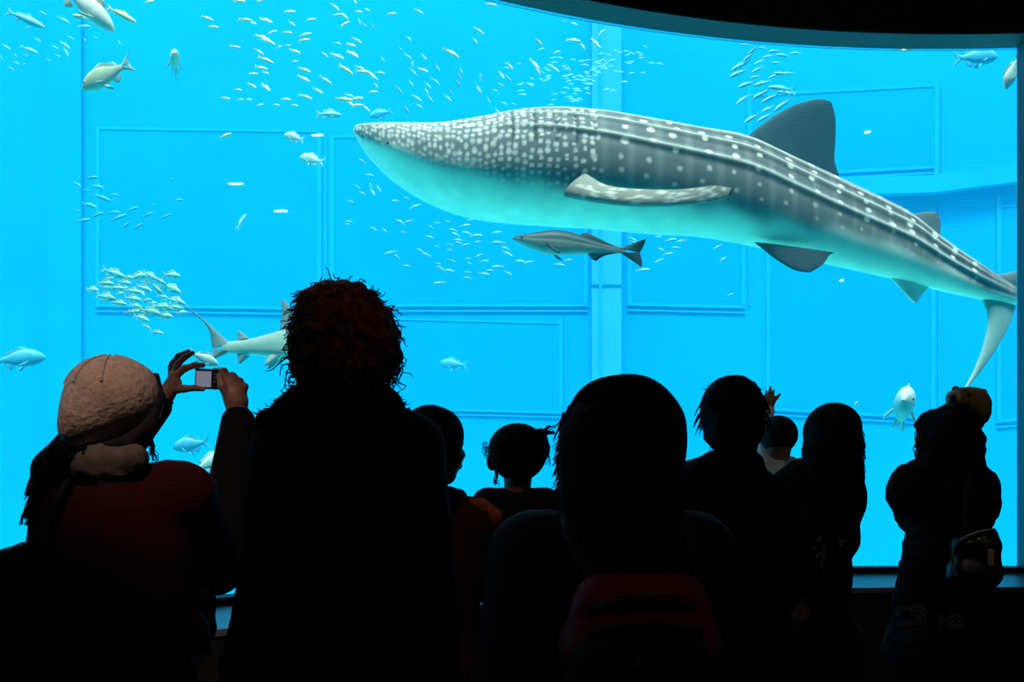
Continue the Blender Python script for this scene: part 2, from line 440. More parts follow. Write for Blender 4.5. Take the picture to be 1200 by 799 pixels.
def fin_loft(L, T, th, rows=26, sec=14):
    """fin from a leading and a trailing edge (lists of 3-D points, root to tip) -> verts, quads, (span, chord) per vert"""
    L = np.asarray(L, float); T = np.asarray(T, float)
    tt = np.linspace(0, 1, rows)
    tl = np.linspace(0, 1, len(L)); tr_ = np.linspace(0, 1, len(T))
    Lp = np.stack([cinterp(tt, tl, L[:, k]) for k in range(3)], 1)
    Tp = np.stack([cinterp(tt, tr_, T[:, k]) for k in range(3)], 1)
    S = np.gradient((Lp + Tp) / 2, axis=0)
    C = Tp - Lp
    N = np.cross(S, C); N /= (np.linalg.norm(N, axis=1, keepdims=True) + 1e-9)
    N[:] = np.where((N @ N[rows // 2])[:, None] < 0, -N, N)
    V = []; SC = []
    cs = 0.5 - 0.5 * np.cos(np.linspace(0, PI, sec // 2 + 1))
    prof = np.concatenate([cs, cs[-2:0:-1]]); sgn = np.concatenate([np.ones(len(cs)), -np.ones(len(cs) - 2)])
    for i in range(rows):
        h = th * (1 - 0.75 * tt[i]) * np.sqrt(np.clip(prof, 0, 1)) * (1 - prof) * 1.9 + 0.004
        h[0] = 0; h[len(cs) - 1] = 0
        V.append(Lp[i] + prof[:, None] * C[i] + (sgn * h)[:, None] * N[i])
        SC += [(tt[i], p) for p in prof]
    V = np.concatenate(V); k = len(prof)
    i = np.arange(rows - 1)[:, None]; j = np.arange(k)[None, :]; j2 = (j + 1) % k
    q = np.stack([i * k + j, i * k + j2, (i + 1) * k + j2, (i + 1) * k + j], -1).reshape(-1, 4)
    return V, q, np.array(SC)

def whale_shark():
    YS = 9.0
    xs_t = [414, 418, 424, 440, 480, 520, 560, 600, 650, 700, 760, 820, 870, 930, 985, 1030, 1065, 1100, 1140, 1165, 1190]
    ytop = [155, 149, 147.5, 147, 148, 148.5, 142.5, 135, 131.5, 134, 143, 153, 162, 188, 213, 234, 252, 279, 306, 322, 336]
    ybot = [157, 165, 176, 196, 227, 246, 257, 262, 266, 269, 274.5, 278, 286, 300, 313, 323, 331, 340, 349, 354, 358]
    wid = [3, 17, 30, 48, 68, 76, 80, 80, 78, 74, 68, 60, 53, 44, 36, 31, 27, 22, 16, 13, 9]
    N, K = 760, 200
    x = np.linspace(0, 1, N) ** 1.15 * (1190 - 414) + 414
    T_ = cinterp(x, xs_t, ytop); B_ = cinterp(x, xs_t, ybot); W_ = np.maximum(cinterp(x, xs_t, wid), 2)
    u = (x - 414) / 776
    Yc = YS + 0.55 * u ** 2 - 0.12 * np.sin(u * PI)
    zc = CAMZ + (HOR - (T_ + B_) / 2) / F * Yc
    hh = (B_ - T_) / 2 / F * Yc; ww = W_ / F * Yc
    # apparent height from a low viewpoint mixes height and width
    el = (HOR - (T_ + B_) / 2) / F
    hh = np.sqrt(np.maximum(hh ** 2 - (ww * el) ** 2 * 0.9, (0.6 * hh) ** 2))
    Xc = (x - 600) / F * Yc
    th = np.linspace(0, 2 * PI, K, endpoint=False)      # 0 = near side (towards viewer), pi/2 = up
    ex = 2.0 / np.interp(u, [0, 0.15, 0.35, 1], [2.5, 2.5, 2.15, 2.0])
    ct = np.cos(th); st = np.sin(th)
    cc = np.sign(ct)[None] * np.abs(ct)[None] ** ex[:, None]; ss = np.sign(st)[None] * np.abs(st)[None] ** ex[:, None]
    # three raised ridges along each flank
    sym = np.arcsin(np.clip(st, -1, 1))                 # -pi/2 belly .. pi/2 back, same for both sides
    rid = np.zeros((N, K)); ridge_line = np.zeros((N, K))
    fade = np.clip((u - 0.20) / 0.12, 0, 1) * np.clip((1.0 - u) / 0.05, 0, 1)
    groove = np.zeros((N, K))
    for a0, a1 in ((1.36, 1.28), (1.08, 0.92), (0.78, 0.50), (0.42, 0.05)):
        a = np.interp(u, [0.2, 0.5, 1.0], [a0, (a0 + a1) / 2 + 0.02, a1])[:, None]
        dist = np.abs(sym[None] - a) * hh[:, None]
        g = np.exp(-(dist / 0.028) ** 2)
        rid = np.maximum(rid, g * 0.022 * fade[:, None])
        ridge_line = np.maximum(ridge_line, np.exp(-(dist / 0.016) ** 2) * fade[:, None])
        sd_ = (a - sym[None]) * hh[:, None]
        groove = np.maximum(groove, np.exp(-((sd_ - 0.050) / 0.026) ** 2) * np.clip((u - 0.36) / 0.2, 0, 1)[:, None] * fade[:, None])
        rid -= 0.005 * np.exp(-((dist - 0.05) / 0.03) ** 2) * fade[:, None]
    # gill slits
    gill = np.zeros((N, K))
    px = x[:, None] + 0 * sym[None]
    for k, gx in enumerate((598, 622, 646, 668, 688)):
        bend = gx + 5 * np.sin(sym[None] * 2.2) - 10 * (sym[None] - 0.4)
        on = np.clip((sym[None] - (0.02)) / 0.1, 0, 1) * np.clip((0.95 - 0.04 * k - sym[None]) / 0.1, 0, 1)
        gill = np.maximum(gill, np.exp(-((px - bend) / 2.0) ** 2) * on)
    scale = 1 + (rid - 0.012 * gill) / np.maximum(hh, 0.1)[:, None]
    # mouth: a groove round the blunt front
    P = np.zeros((N, K, 3))
    P[..., 0] = Xc[:, None]
    P[..., 1] = Yc[:, None] - ww[:, None] * cc * scale
    P[..., 2] = zc[:, None] + hh[:, None] * ss * scale
    # pigment
    dark = np.array([0.135, 0.150, 0.145]); light = np.array([0.80, 0.80, 0.68]); belly = np.array([0.86, 0.97, 0.80])
    xb = [414, 430, 500, 560, 640, 700, 760, 840, 900, 950, 1000, 1050, 1100, 1150, 1190]
    yb = [158, 178, 209, 226, 239, 244, 248, 258, 268, 276, 284, 300, 318, 341, 351]
    bnd = 1 - 2 * (np.interp(x, xb, yb) - T_) / (B_ - T_)
    rel = ss + 0.05 * np.sin(px * 0.09 + 3 * sym[None])
    dmask = 1 / (1 + np.exp(-(rel - bnd[:, None]) / 0.06))
    spot = np.zeros((N, K))
    arcl = sym[None] * hh[:, None] * F / 9.0            # pixels round the girth
    def put(cx_, sy_, rx, ry, amt=1.0, side=None):
        i0 = np.searchsorted(x, cx_ - 3 * rx); i1 = np.searchsorted(x, cx_ + 3 * rx)
        if i1 <= i0: return
        ic = min(max(int(np.searchsorted(x, cx_)), 0), N - 1)
        d = ((px[i0:i1] - cx_) / rx) ** 2 + ((arcl[i0:i1] - sy_ * hh[ic] * F / 9.0) / ry) ** 2
        g = np.clip(1.35 - d, 0, 1) * amt
        if side is not None: g = g * (np.sign(ct)[None] == side)
        spot[i0:i1] = np.maximum(spot[i0:i1], g)
    for side in (1, -1):
        # dense small spots on the head
        xx = 418.0
        while xx < 690:
            ic = int(np.searchsorted(x, xx))
            n_a = max(3, int(hh[min(ic, N - 1)] * F / 9.0 * 2.4 / np.interp(xx, [418, 520, 690], [4.6, 6.2, 9.5])))
            for k in range(n_a):
                a = -0.55 + 2.1 * (k + rng.uniform(-.35, .35)) / n_a
                r = np.interp(xx, [418, 520, 600, 690], [1.7, 2.4, 2.7, 2.6]) * rng.uniform(0.75, 1.15)
                put(xx + rng.uniform(-1.6, 1.6), a, r * 1.15, r * 0.85, rng.uniform(0.55, 0.9), side)
            xx += np.interp(xx, [418, 520, 690], [4.6, 6.6, 10.5])
        # columns of larger spots between faint bars behind the gills
        xx = 694.0
        while xx < 1160:
            for k in range(7):
                a = -0.28 + 0.27 * k + rng.uniform(-0.05, 0.05) + 0.05 * math.sin(xx * 0.07)
                if a > 1.5: continue
                r = np.interp(xx, [694, 850, 1160], [4.2, 3.7, 2.9]) * rng.uniform(0.8, 1.15) * (0.7 if a < 0.05 else 1)
                put(xx + rng.uniform(-5, 5), a, r * 1.1, r * 0.9, (0.95 if a > 0.05 else 0.6), side)
            xx += np.interp(xx, [694, 850, 1160], [29, 33, 24])
    bars = np.clip(np.sin((px - 694) / np.interp(px, [694, 850, 1160], [29, 33, 24]) * 2 * PI) - 0.35, 0, 1) * np.clip((px - 680) / 30, 0, 1) * 0.16
    col = dark[None, None] + (light - dark)[None, None] * np.clip(np.maximum(spot, ridge_line * 0.55 + bars)[..., None], 0, 1)
    col = col * (1 - 0.62 * (groove * (1 - spot))[..., None])
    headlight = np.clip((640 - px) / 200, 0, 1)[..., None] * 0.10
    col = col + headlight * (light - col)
    col = col * (1 - 0.55 * gill[..., None])
    lip = np.exp(-((px - 416) / 4.0) ** 2)[..., None]
    col = col + lip * (np.array([.75, .78, .72]) - col) * 0.8
    col = belly + (col - belly) * dmask[..., None]
    V = [P.reshape(-1, 3)]; C = [col.reshape(-1, 3)]
    i = np.arange(N - 1)[:, None]; j = np.arange(K)[None, :]; j2 = (j + 1) % K
    Q = [np.stack([i * K + j, (i + 1) * K + j, (i + 1) * K + j2, i * K + j2], -1).reshape(-1, 4)]
    n0 = N * K
    # close the nose with a flat fan of quads folded to a point
    V.append(P[0].mean(0)[None] - np.array([[0.012, 0, 0]])); C.append(np.array([[.7, .72, .66]]))
    cap = np.stack([np.full(K, n0), j[0], j2[0], j2[0]], -1)
    tri_cap = np.stack([np.full(K, n0), j[0], j2[0], np.full(K, n0)], -1)
    n0 += 1
    def yat(pxx): return float(np.interp(pxx, x, Yc))
    def fin(Lpx, Tpx, th_, dcol, dy=None, tipc=None, spots=0):
        nonlocal n0
        L = [U(a, b, (yat(a) if dy is None else dy[k])) for k, (a, b) in enumerate(Lpx)]
        T = [U(a, b, (yat(a) if dy is None else dy[k])) for k, (a, b) in enumerate(Tpx)]
        v, q, sc = fin_loft(L, T, th_, 44, 40)
        c = np.tile(np.array(dcol), (len(v), 1))
        if tipc is not None:
            c = c + (np.array(tipc) - c) * np.clip(sc[:, :1] * 1.5 - 0.3, 0, 1)
        for _ in range(spots):
            s0, c0 = rng.uniform(0.05, 0.97), rng.uniform(0.08, 0.92)
            d = ((sc[:, 0] - s0) / 0.018) ** 2 + ((sc[:, 1] - c0) / 0.075) ** 2
            g = np.clip(1.4 - d, 0, 1)[:, None]
            c = c + (np.array([.72, .71, .62]) - c) * g * 0.8
        V.append(v); C.append(c); Q.append(q + n0); n0 += len(v)
        return v, q, c
    # first dorsal (its shade is put into the dark colour), second dorsal
    fin([(862, 172), (890, 148), (920, 128), (945, 118.5), (961, 116), (969, 118)], [(984, 222), (983, 205), (978, 188), (979, 165), (979, 140), (975, 122)], 0.075, (0.022, 0.052, 0.064), spots=0)
    fin([(1058, 254), (1074, 250), (1088, 248), (1096, 249)], [(1106, 292), (1102, 277), (1102, 262), (1100, 251)], 0.045, (0.10, 0.14, 0.14), spots=4)
    # pelvic (pair), anal
    for dyo in (-0.22, 0.22):
        yy = [yat(930) + dyo] * 4
        fin([(884, 284), (908, 303), (930, 316), (944, 319)], [(978, 296), (972, 299), (964, 310), (950, 319)], 0.04, (0.06, 0.10, 0.105), dy=yy)
    fin([(1040, 322), (1055, 338), (1066, 350), (1072, 355)], [(1092, 334), (1084, 341), (1078, 349), (1074, 355)], 0.035, (0.75, 0.92, 0.82))
    # caudal: lower and upper lobe
    fin([(1150, 348), (1158, 372), (1153, 402), (1143, 430), (1131, 454)], [(1192, 352), (1184, 378), (1168, 408), (1150, 434), (1133, 456)], 0.05, (0.22, 0.42, 0.38), tipc=(.35, .5, .46))
    fin([(1150, 316), (1168, 321), (1196, 314), (1236, 280), (1278, 236)], [(1190, 360), (1194, 348), (1222, 326), (1256, 290), (1282, 240)], 0.06, (0.10, 0.145, 0.16))
    # pectoral of the near side, and its mirror image on the far side
    dn = [8.42, 8.30, 8.18, 8.02, 7.88, 7.78]
    v, q, c = fin([(661, 230), (700, 237), (738, 241), (785, 241), (832, 237), (855, 230)], [(686, 203), (712, 217), (752, 221.5), (796, 222), (836, 217.5), (858, 220)], 0.07, (0.27, 0.26, 0.21), dy=dn, spots=70)
    vm = v.copy(); vm[:, 1] = 2 * yat(700) - vm[:, 1]; vm[:, 2] += 0.40 * (vm[:, 1] - yat(700) - 0.4)
    vm[:, 2] += 0.12
    V.append(vm); C.append(c); Q.append(q[:, ::-1] + n0); n0 += len(vm)
    V = np.concatenate(V); C = np.concatenate(C); Q = np.concatenate(Q)
    org = np.array([np.interp(800, x, Xc), YS, np.interp(800, x, zc)])
    faces = [tuple(f) for f in Q.tolist()] + [(int(a), int(b), int(c_)) for a, b, c_, _ in cap]
    me = new_mesh('whale_shark', V - org, faces, True, C)
    o = obj('whale_shark', me, M['shark'], None, tuple(org))
    tag(o, 'huge white spotted whale shark with pale belly cruising behind the glass', 'shark')
    for side, nm in ((1, 'eye'), (-1, 'eye')):
        i = int(np.searchsorted(x, 462)); jj = int(np.argmin(np.abs(th - (-0.15 if side > 0 else PI + 0.15) % (2 * PI))))
        p = P[i, jj] - org
        obj(nm, ellipsoid((0.015, 0.008, 0.012)), M['eye'], o, tuple(p))
    return o

def ellipsoid(r, nu=16, nv=10):
    V = []; Fc = []
    for i in range(nv + 1):
        a = -PI / 2 + PI * i / nv
        for j in range(nu):
            b = 2 * PI * j / nu
            V.append((r[0] * math.cos(a) * math.cos(b), r[1] * math.cos(a) * math.sin(b), r[2] * math.sin(a)))
    for i in range(nv):
        for j in range(nu):
            Fc.append((i * nu + j, i * nu + (j + 1) % nu, (i + 1) * nu + (j + 1) % nu, (i + 1) * nu + j))
    return new_mesh('ellipsoid', V, Fc, True)

whale_shark()

# ------------------------------------------------------------------ fishes
def fish_mesh(name, top, bot, wid, cols, tail, fins, bend=0.0, N=26, K=16, stripe=None):
    """unit long fish, nose at +x 0.5; top/bot/wid: lists of (u, half height) with u from nose 0 to tail root; cols = (back, side, belly, fin)
    tail = (upper tip dx, dz, fork x, lower dz), fins = list of (Lead pts, Trail pts) in (x, z) with optional y flag"""
    ub = np.linspace(0, 1, N) ** 1.3
    body_len = tail[0]
    t = cinterp(ub, *zip(*top)); b = cinterp(ub, *zip(*bot)); wd = np.maximum(cinterp(ub, *zip(*wid)), 0.002)
    x = 0.5 - ub * body_len
    th = np.linspace(0, 2 * PI, K, endpoint=False)
    P = np.zeros((N, K, 3))
    zc = (t - b) / 2; hh = np.maximum((t + b) / 2, 0.002)
    P[..., 0] = x[:, None]; P[..., 1] = wd[:, None] * np.cos(th)[None]
    P[..., 2] = zc[:, None] + hh[:, None] * np.sin(th)[None]
    s = np.sin(th)[None, :, None] + 0 * ub[:, None, None]
    back, side, belly, finc = [np.array(c) for c in cols]
    col = np.where(s > 0, side + (back - side) * np.clip(s * 1.6 - 0.3, 0, 1), side + (belly - side) * np.clip(-s * 1.6, 0, 1))
    if stripe is not None:
        for (s0, wdt, sc_) in stripe:
            g = np.exp(-((s - s0) / wdt) ** 2); col = col + (np.array(sc_) - col) * g
    V = [P.reshape(-1, 3)]; C = [col.reshape(-1, 3)]
    i = np.arange(N - 1)[:, None]; j = np.arange(K)[None, :]; j2 = (j + 1) % K
    Q = [np.stack([i * K + j, i * K + j2, (i + 1) * K + j2, (i + 1) * K + j], -1).reshape(-1, 4)]
    n0 = N * K
    zc_e = float(zc[-1]); he = float(hh[-1])
    xr = 0.5 - body_len + 0.02
    nt_ = xr - (xr + 0.5) * (0.35 + 0.5 * tail[2])
    allf = [([(xr + 0.02, zc_e + he * 0.8), (xr - (xr + 0.5) * 0.5, zc_e + tail[1] * 0.62), (-0.5, zc_e + tail[1])], [(nt_, zc_e), (nt_ - 0.02, zc_e + tail[1] * 0.45), (-0.497, zc_e + tail[1] * 0.97)], 0),
            ([(xr + 0.02, zc_e - he * 0.8), (xr - (xr + 0.5) * 0.5, zc_e - tail[3] * 0.62), (-0.5, zc_e - tail[3])], [(nt_, zc_e), (nt_ - 0.02, zc_e - tail[3] * 0.45), (-0.497, zc_e - tail[3] * 0.97)], 0)] + fins
    for fn in allf:
        L, T, yo = fn[:3]
        if yo == 0:
            sets = [([(a, 0, c) for a, c in L], [(a, 0, c) for a, c in T])]
        else:      # paired fins that stand off the side; points are (x, y, z)
            sets = [(L, T), ([(a, -y, c) for a, y, c in L], [(a, -y, c) for a, y, c in T])]
        for L3, T3 in sets:
            v, q, sc = fin_loft(L3, T3, 0.012, 8, 8)
            V.append(v); C.append(np.tile(fn[3] if len(fn) > 3 else finc, (len(v), 1))); Q.append(q + n0); n0 += len(v)
    V = np.concatenate(V); C = np.concatenate(C); Q = np.concatenate(Q)
    if bend:
        V[:, 1] += bend * (V[:, 0] - 0.1) ** 2 * np.sign(0.1 - V[:, 0])
    me = new_mesh(name, V, Q, True, C)
    me.materials.append(M['fish'])
    return me

def place_fish(name, me, px, py, Y, len_px, ang, head='R', yaw=0.0, roll=0.0, label='', group=None, cat='fish'):
    """ang: slope on the picture in degrees, positive = nose down for a fish heading to larger x"""
    L = len_px * Y / F / max(0.25, math.cos(yaw))
    o = bpy.data.objects.new(name, me); COL.objects.link(o)
    p = U(px, py, Y); o.location = tuple(p); o.scale = (L, L, L)
    a = math.radians(ang)
    # local x -> heading in the picture plane, then yaw about z
    base = Matrix.Rotation(yaw if head == 'R' else PI - yaw, 4, 'Z')
    pitch = Matrix.Rotation(a, 4, 'Y')      # +: dips the +x end
    o.rotation_euler = (pitch @ base @ Matrix.Rotation(roll, 4, 'X')).to_euler()
    tag(o, label, cat, group)
    return o

def fin2(*pts): return list(pts)
bream_top = [(0, 0.0), (0.06, 0.06), (0.2, 0.135), (0.4, 0.18), (0.6, 0.155), (0.85, 0.07), (1, 0.04)]
bream_bot = [(0, 0.01), (0.06, 0.06), (0.2, 0.12), (0.4, 0.15), (0.6, 0.135), (0.85, 0.06), (1, 0.04)]
bream_w = [(0, 0.01), (0.1, 0.05), (0.3, 0.09), (0.5, 0.08), (0.85, 0.03), (1, 0.015)]
bream_fins = [([(0.24, 0.13), (0.16, 0.21), (0.06, 0.235)], [(-0.22, 0.07), (-0.2, 0.12), (-0.16, 0.15)], 0),
              ([(-0.05, -0.13), (-0.10, -0.18), (-0.14, -0.20)], [(-0.22, -0.06), (-0.22, -0.10), (-0.2, -0.13)], 0),
              ([(0.2, 0.075, -0.04), (0.12, 0.13, -0.09), (0.05, 0.15, -0.12)], [(0.2, 0.075, -0.07), (0.13, 0.12, -0.13), (0.06, 0.145, -0.15)], 1),
              ([(0.12, 0.03, -0.14), (0.06, 0.05, -0.20), (0.02, 0.05, -0.22)], [(0.06, 0.03, -0.14), (0.02, 0.04, -0.18), (0.0, 0.05, -0.21)], 1)]
slim_top = [(0, 0.0), (0.06, 0.035), (0.25, 0.085), (0.45, 0.10), (0.7, 0.075), (0.9, 0.035), (1, 0.025)]
slim_bot = [(0, 0.005), (0.06, 0.035), (0.25, 0.08), (0.45, 0.09), (0.7, 0.065), (0.9, 0.03), (1, 0.025)]
slim_w = [(0, 0.01), (0.1, 0.035), (0.35, 0.06), (0.7, 0.04), (1, 0.012)]
slim_fins = [([(0.18, 0.08), (0.12, 0.13), (0.05, 0.15)], [(-0.22, 0.05), (-0.2, 0.08), (-0.16, 0.09)], 0),
             ([(-0.08, -0.075), (-0.12, -0.11), (-0.15, -0.12)], [(-0.24, -0.04), (-0.23, -0.06), (-0.2, -0.08)], 0),
             ([(0.2, 0.05, -0.02), (0.12, 0.09, -0.05), (0.08, 0.10, -0.07)], [(0.19, 0.05, -0.04), (0.12, 0.08, -0.08), (0.08, 0.10, -0.09)], 1)]
tiny_fins = [slim_fins[0], slim_fins[1]]
FM = {}
for k, bd in (('a', 0.25), ('b', -0.3), ('c', 0.0)):
    FM['yellow' + k] = fish_mesh('yellow_fish', slim_top, slim_bot, slim_w, ((0.78, 0.66, 0.22), (0.70, 0.68, 0.40), (0.5, 0.62, 0.50), (0.65, 0.52, 0.10)), (0.82, 0.12, 0.45, 0.12), tiny_fins, bd, 14, 8)
    FM['pale' + k] = fish_mesh('pale_fish', slim_top, slim_bot, slim_w, ((0.34, 0.60, 0.56), (0.15, 0.48, 0.58), (0.10, 0.42, 0.56), (0.15, 0.46, 0.56)), (0.82, 0.12, 0.45, 0.12), tiny_fins, bd, 14, 8)  # the water's haze is put into these pale blue colours
    FM['jack' + k] = fish_mesh('jack_fish', [(u_, h * 0.72) for u_, h in bream_top], [(u_, h * 0.75) for u_, h in bream_bot], bream_w, ((0.46, 0.54, 0.30), (0.08, 0.46, 0.48), (0.04, 0.40, 0.48), (0.28, 0.44, 0.28)), (0.80, 0.16, 0.35, 0.16), [bream_fins[0], bream_fins[1], bream_fins[2]], bd, 18, 10)
FM['bream'] = fish_mesh('bream', bream_top, bream_bot, bream_w, ((0.46, 0.48, 0.26), (0.40, 0.46, 0.30), (0.45, 0.55, 0.42), (0.30, 0.42, 0.36)), (0.80, 0.17, 0.55, 0.17), bream_fins, 0.1, 34, 24)
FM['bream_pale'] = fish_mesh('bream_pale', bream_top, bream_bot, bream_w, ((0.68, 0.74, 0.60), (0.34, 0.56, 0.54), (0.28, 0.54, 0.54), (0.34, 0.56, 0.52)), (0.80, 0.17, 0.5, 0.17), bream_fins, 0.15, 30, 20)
FM['bream_faint'] = fish_mesh('bream_faint', bream_top, bream_bot, bream_w, ((0.16, 0.50, 0.60), (0.04, 0.40, 0.62), (0.03, 0.38, 0.62), (0.06, 0.42, 0.62)), (0.80, 0.17, 0.5, 0.17), bream_fins, 0.15, 26, 16)  # bream with its fading into the water put into the colours
FM['silver'] = fish_mesh('silver_fish', [(u_, h * 0.8) for u_, h in bream_top], [(u_, h * 0.8) for u_, h in bream_bot], bream_w, ((0.80, 0.80, 0.62), (0.82, 0.82, 0.72), (0.8, 0.82, 0.78), (0.6, 0.62, 0.45)), (0.80, 0.17, 0.55, 0.17), bream_fins, 0.2, 34, 24)
FM['cobia'] = fish_mesh('cobia', [(0, 0.004), (0.06, 0.028), (0.2, 0.062), (0.35, 0.096), (0.5, 0.095), (0.62, 0.074), (0.8, 0.036), (1, 0.022)],
                        [(0, 0.004), (0.06, 0.030), (0.2, 0.068), (0.35, 0.088), (0.5, 0.076), (0.62, 0.058), (0.8, 0.032), (1, 0.022)],
                        [(0, 0.01), (0.08, 0.045), (0.25, 0.062), (0.5, 0.055), (0.8, 0.025), (1, 0.01)],
                        ((0.028, 0.060, 0.068), (0.045, 0.085, 0.09), (0.42, 0.52, 0.46), (0.025, 0.055, 0.06)), (0.86, 0.11, 0.86, 0.11),
                        [([(0.02, 0.06), (-0.02, 0.095), (-0.06, 0.105)], [(-0.3, 0.02), (-0.28, 0.03), (-0.25, 0.035)], 0),
                         ([(-0.08, -0.05), (-0.12, -0.085), (-0.15, -0.10)], [(-0.32, -0.02), (-0.25, -0.035), (-0.2, -0.05)], 0),
                         ([(0.24, 0.055, -0.02), (0.17, 0.10, -0.07), (0.13, 0.12, -0.09)], [(0.20, 0.055, -0.03), (0.14, 0.09, -0.08), (0.11, 0.11, -0.095)], 1)],
                        0.08, 40, 32, stripe=[(-0.05, 0.10, (0.30, 0.38, 0.35)), (0.55, 0.08, (0.10, 0.14, 0.14))])

def add_eye(o, x, y, z, r):
    for s in (1, -1):
        e_ = obj('eye', FM.setdefault('eye%g' % r, ellipsoid((r, r * 0.5, r), 10, 6)), M['eye'], o, (x, s * y, z))

# the cobia under the whale shark
c = place_fish('cobia', FM['cobia'], 677, 288, 8.35, 156, 8.5, 'L', 0.12, 0.0, 'slate grey cobia with a pale side stripe swimming under the whale shark', cat='fish')
c.rotation_euler = (Matrix.Rotation(math.radians(8.5), 4, 'Y') @ Matrix.Rotation(PI - 0.12, 4, 'Z')).to_euler()
add_eye(c, 0.42, 0.043, 0.004, 0.009)

# single larger fish: (mesh, px, py, Y, len, ang, head, yaw, label)
big = [('silver', 98, 4, 8.5, 82, 42, 'R', 0.35, 'big silver fish diving nose down at the top of the tank'),
       ('yellowa', 142, 17, 9.5, 36, 25, 'R', 0.3, 'slender yellow backed fish close behind the big silver fish'),
       ('bream', 126, 88, 9.0, 72, -22, 'L', 0.15, 'olive grey deep bodied bream swimming alone'),
       ('bream', 205, 74, 10.0, 15, 0, 'L', 4.38, 'small grey bream seen head on with spread fins'),
       ('bream_pale', 345, 161, 11.0, 28, 20, 'L', 0.2, 'pale rounded bream beside a glint of lamp light'),
       ('bream_pale', 366, 187, 11.5, 34, 18, 'L', 0.25, 'pale green bream just below another rounded bream'),
       ('jacka', 385, 134, 12.5, 30, 0, 'R', 0.3, 'faint green jack swimming ahead of the whale shark snout'),
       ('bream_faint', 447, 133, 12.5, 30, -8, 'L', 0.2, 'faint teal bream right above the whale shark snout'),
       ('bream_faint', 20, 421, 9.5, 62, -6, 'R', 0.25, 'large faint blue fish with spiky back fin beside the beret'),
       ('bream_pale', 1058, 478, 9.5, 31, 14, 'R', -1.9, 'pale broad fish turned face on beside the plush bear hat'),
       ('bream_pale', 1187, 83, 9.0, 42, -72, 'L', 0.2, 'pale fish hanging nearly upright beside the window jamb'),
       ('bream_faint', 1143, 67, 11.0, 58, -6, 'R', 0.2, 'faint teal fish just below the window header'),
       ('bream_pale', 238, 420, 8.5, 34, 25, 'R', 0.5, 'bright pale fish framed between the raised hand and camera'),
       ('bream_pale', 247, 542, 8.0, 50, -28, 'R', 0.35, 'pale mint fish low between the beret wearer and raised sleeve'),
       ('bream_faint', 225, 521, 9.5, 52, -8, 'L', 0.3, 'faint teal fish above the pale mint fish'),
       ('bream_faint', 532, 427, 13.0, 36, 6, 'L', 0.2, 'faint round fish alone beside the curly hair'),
       ('palea', 29, 22, 10.5, 48, 22, 'R', 0.2, 'slender pale fish with long tail swimming apart near the big silver fish'),
       ('palec', 1003, 473, 11.0, 9, -50, 'R', 0.1, 'tiny white fish above the person in the patterned skirt'),
       ('paleb', 283, 260, 11.5, 24, -65, 'R', 0.2, 'slim pale fish standing on its tail in empty water')]
for k, (mk, px, py, Y, ln, an, hd_, yw, lb) in enumerate(big):
    nm = {'silver': 'silver_fish', 'yellowa': 'yellow_fish', 'bream': 'bream', 'bream_pale': 'bream', 'bream_faint': 'bream', 'jacka': 'jack_fish', 'palea': 'slender_fish', 'paleb': 'slender_fish', 'palec': 'slender_fish'}[mk]
    o = place_fish(nm, FM[mk], px, py, Y, ln, an, hd_, yw, 0.0, lb)
    if ln > 30 and not mk.startswith(('pale', 'yellow')):
        add_eye(o, 0.40, 0.058, 0.035, 0.016)

def school(lst, ox, oy, sc, kinds, Y0, dY, name, label, group, head='R', minlen=5):
    for i_, (cx, cy, ln, an) in enumerate(lst):
        Y = Y0 + dY * (((i_ * 0.618) % 1) * 2 - 1)
        if an > 90: an -= 180
        h = head if head in 'RL' else random.choice('RL')
        place_fish(name, FM[random.choice(kinds)], ox + cx / sc, oy + cy / sc, Y, max(minlen, ln / sc * 1.22), an, h, random.uniform(-0.35, 0.35), random.uniform(-0.25, 0.25), label, group)

YK = ['yellowa', 'yellowb', 'yellowc']; PK = ['palea', 'paleb', 'palec']; JK = ['jacka', 'jackb', 'jackc']
S1 = [(80, 8, 100, 0), (290, 5, 90, 0), (145, 185, 100, 5), (215, 215, 70, 30), (330, 190, 130, 25), (395, 298, 80, -20), (300, 350, 130, 20), (350, 385, 130, 25), (555, 110, 110, 12), (575, 220, 70, 35), (530, 305, 90, 10), (755, 183, 90, 5), (700, 325, 110, -8), (690, 375, 100, -5), (980, 65, 90, 40), (1010, 140, 90, -5), (1075, 155, 70, 45), (1075, 220, 80, -30), (1005, 405, 60, 10), (1130, 420, 90, 20), (1140, 500, 110, 30), (1000, 525, 120, 25), (885, 510, 60, 40), (1080, 650, 140, 35), (45, 440, 90, 10), (270, 485, 90, 35), (330, 560, 130, 20), (455, 440, 60, -10), (540, 425, 50, 0), (605, 480, 100, 20), (600, 575, 60, 0), (290, 635, 110, 15), (330, 680, 70, 25), (215, 690, 80, 5), (695, 655, 110, 25), (685, 735, 120, 30), (890, 750, 110, 30), (1165, 10, 50, 50), (1175, 370, 60, 20)]
S1b = [(20, 110, 60, 45), (25, 170, 60, -35), (95, 10, 40, 60), (122, 82, 50, 10), (183, 68, 40, 30), (355, 97, 60, -10), (545, 80, 60, 25), (1055, 32, 70, 5), (110, 285, 70, 30), (72, 317, 60, 20), (78, 378, 90, 35), (30, 490, 90, 40), (128, 475, 60, 20), (150, 505, 100, 15), (195, 515, 80, 30), (230, 545, 60, 30), (270, 512, 60, 0), (245, 600, 40, 50), (225, 645, 60, 10), (55, 672, 60, 15), (105, 695, 90, 3), (60, 725, 80, 40), (175, 760, 60, 45), (965, 215, 70, 30), (940, 285, 50, 50), (770, 372, 110, 25), (575, 492, 70, 25), (1180, 460, 60, 35)]
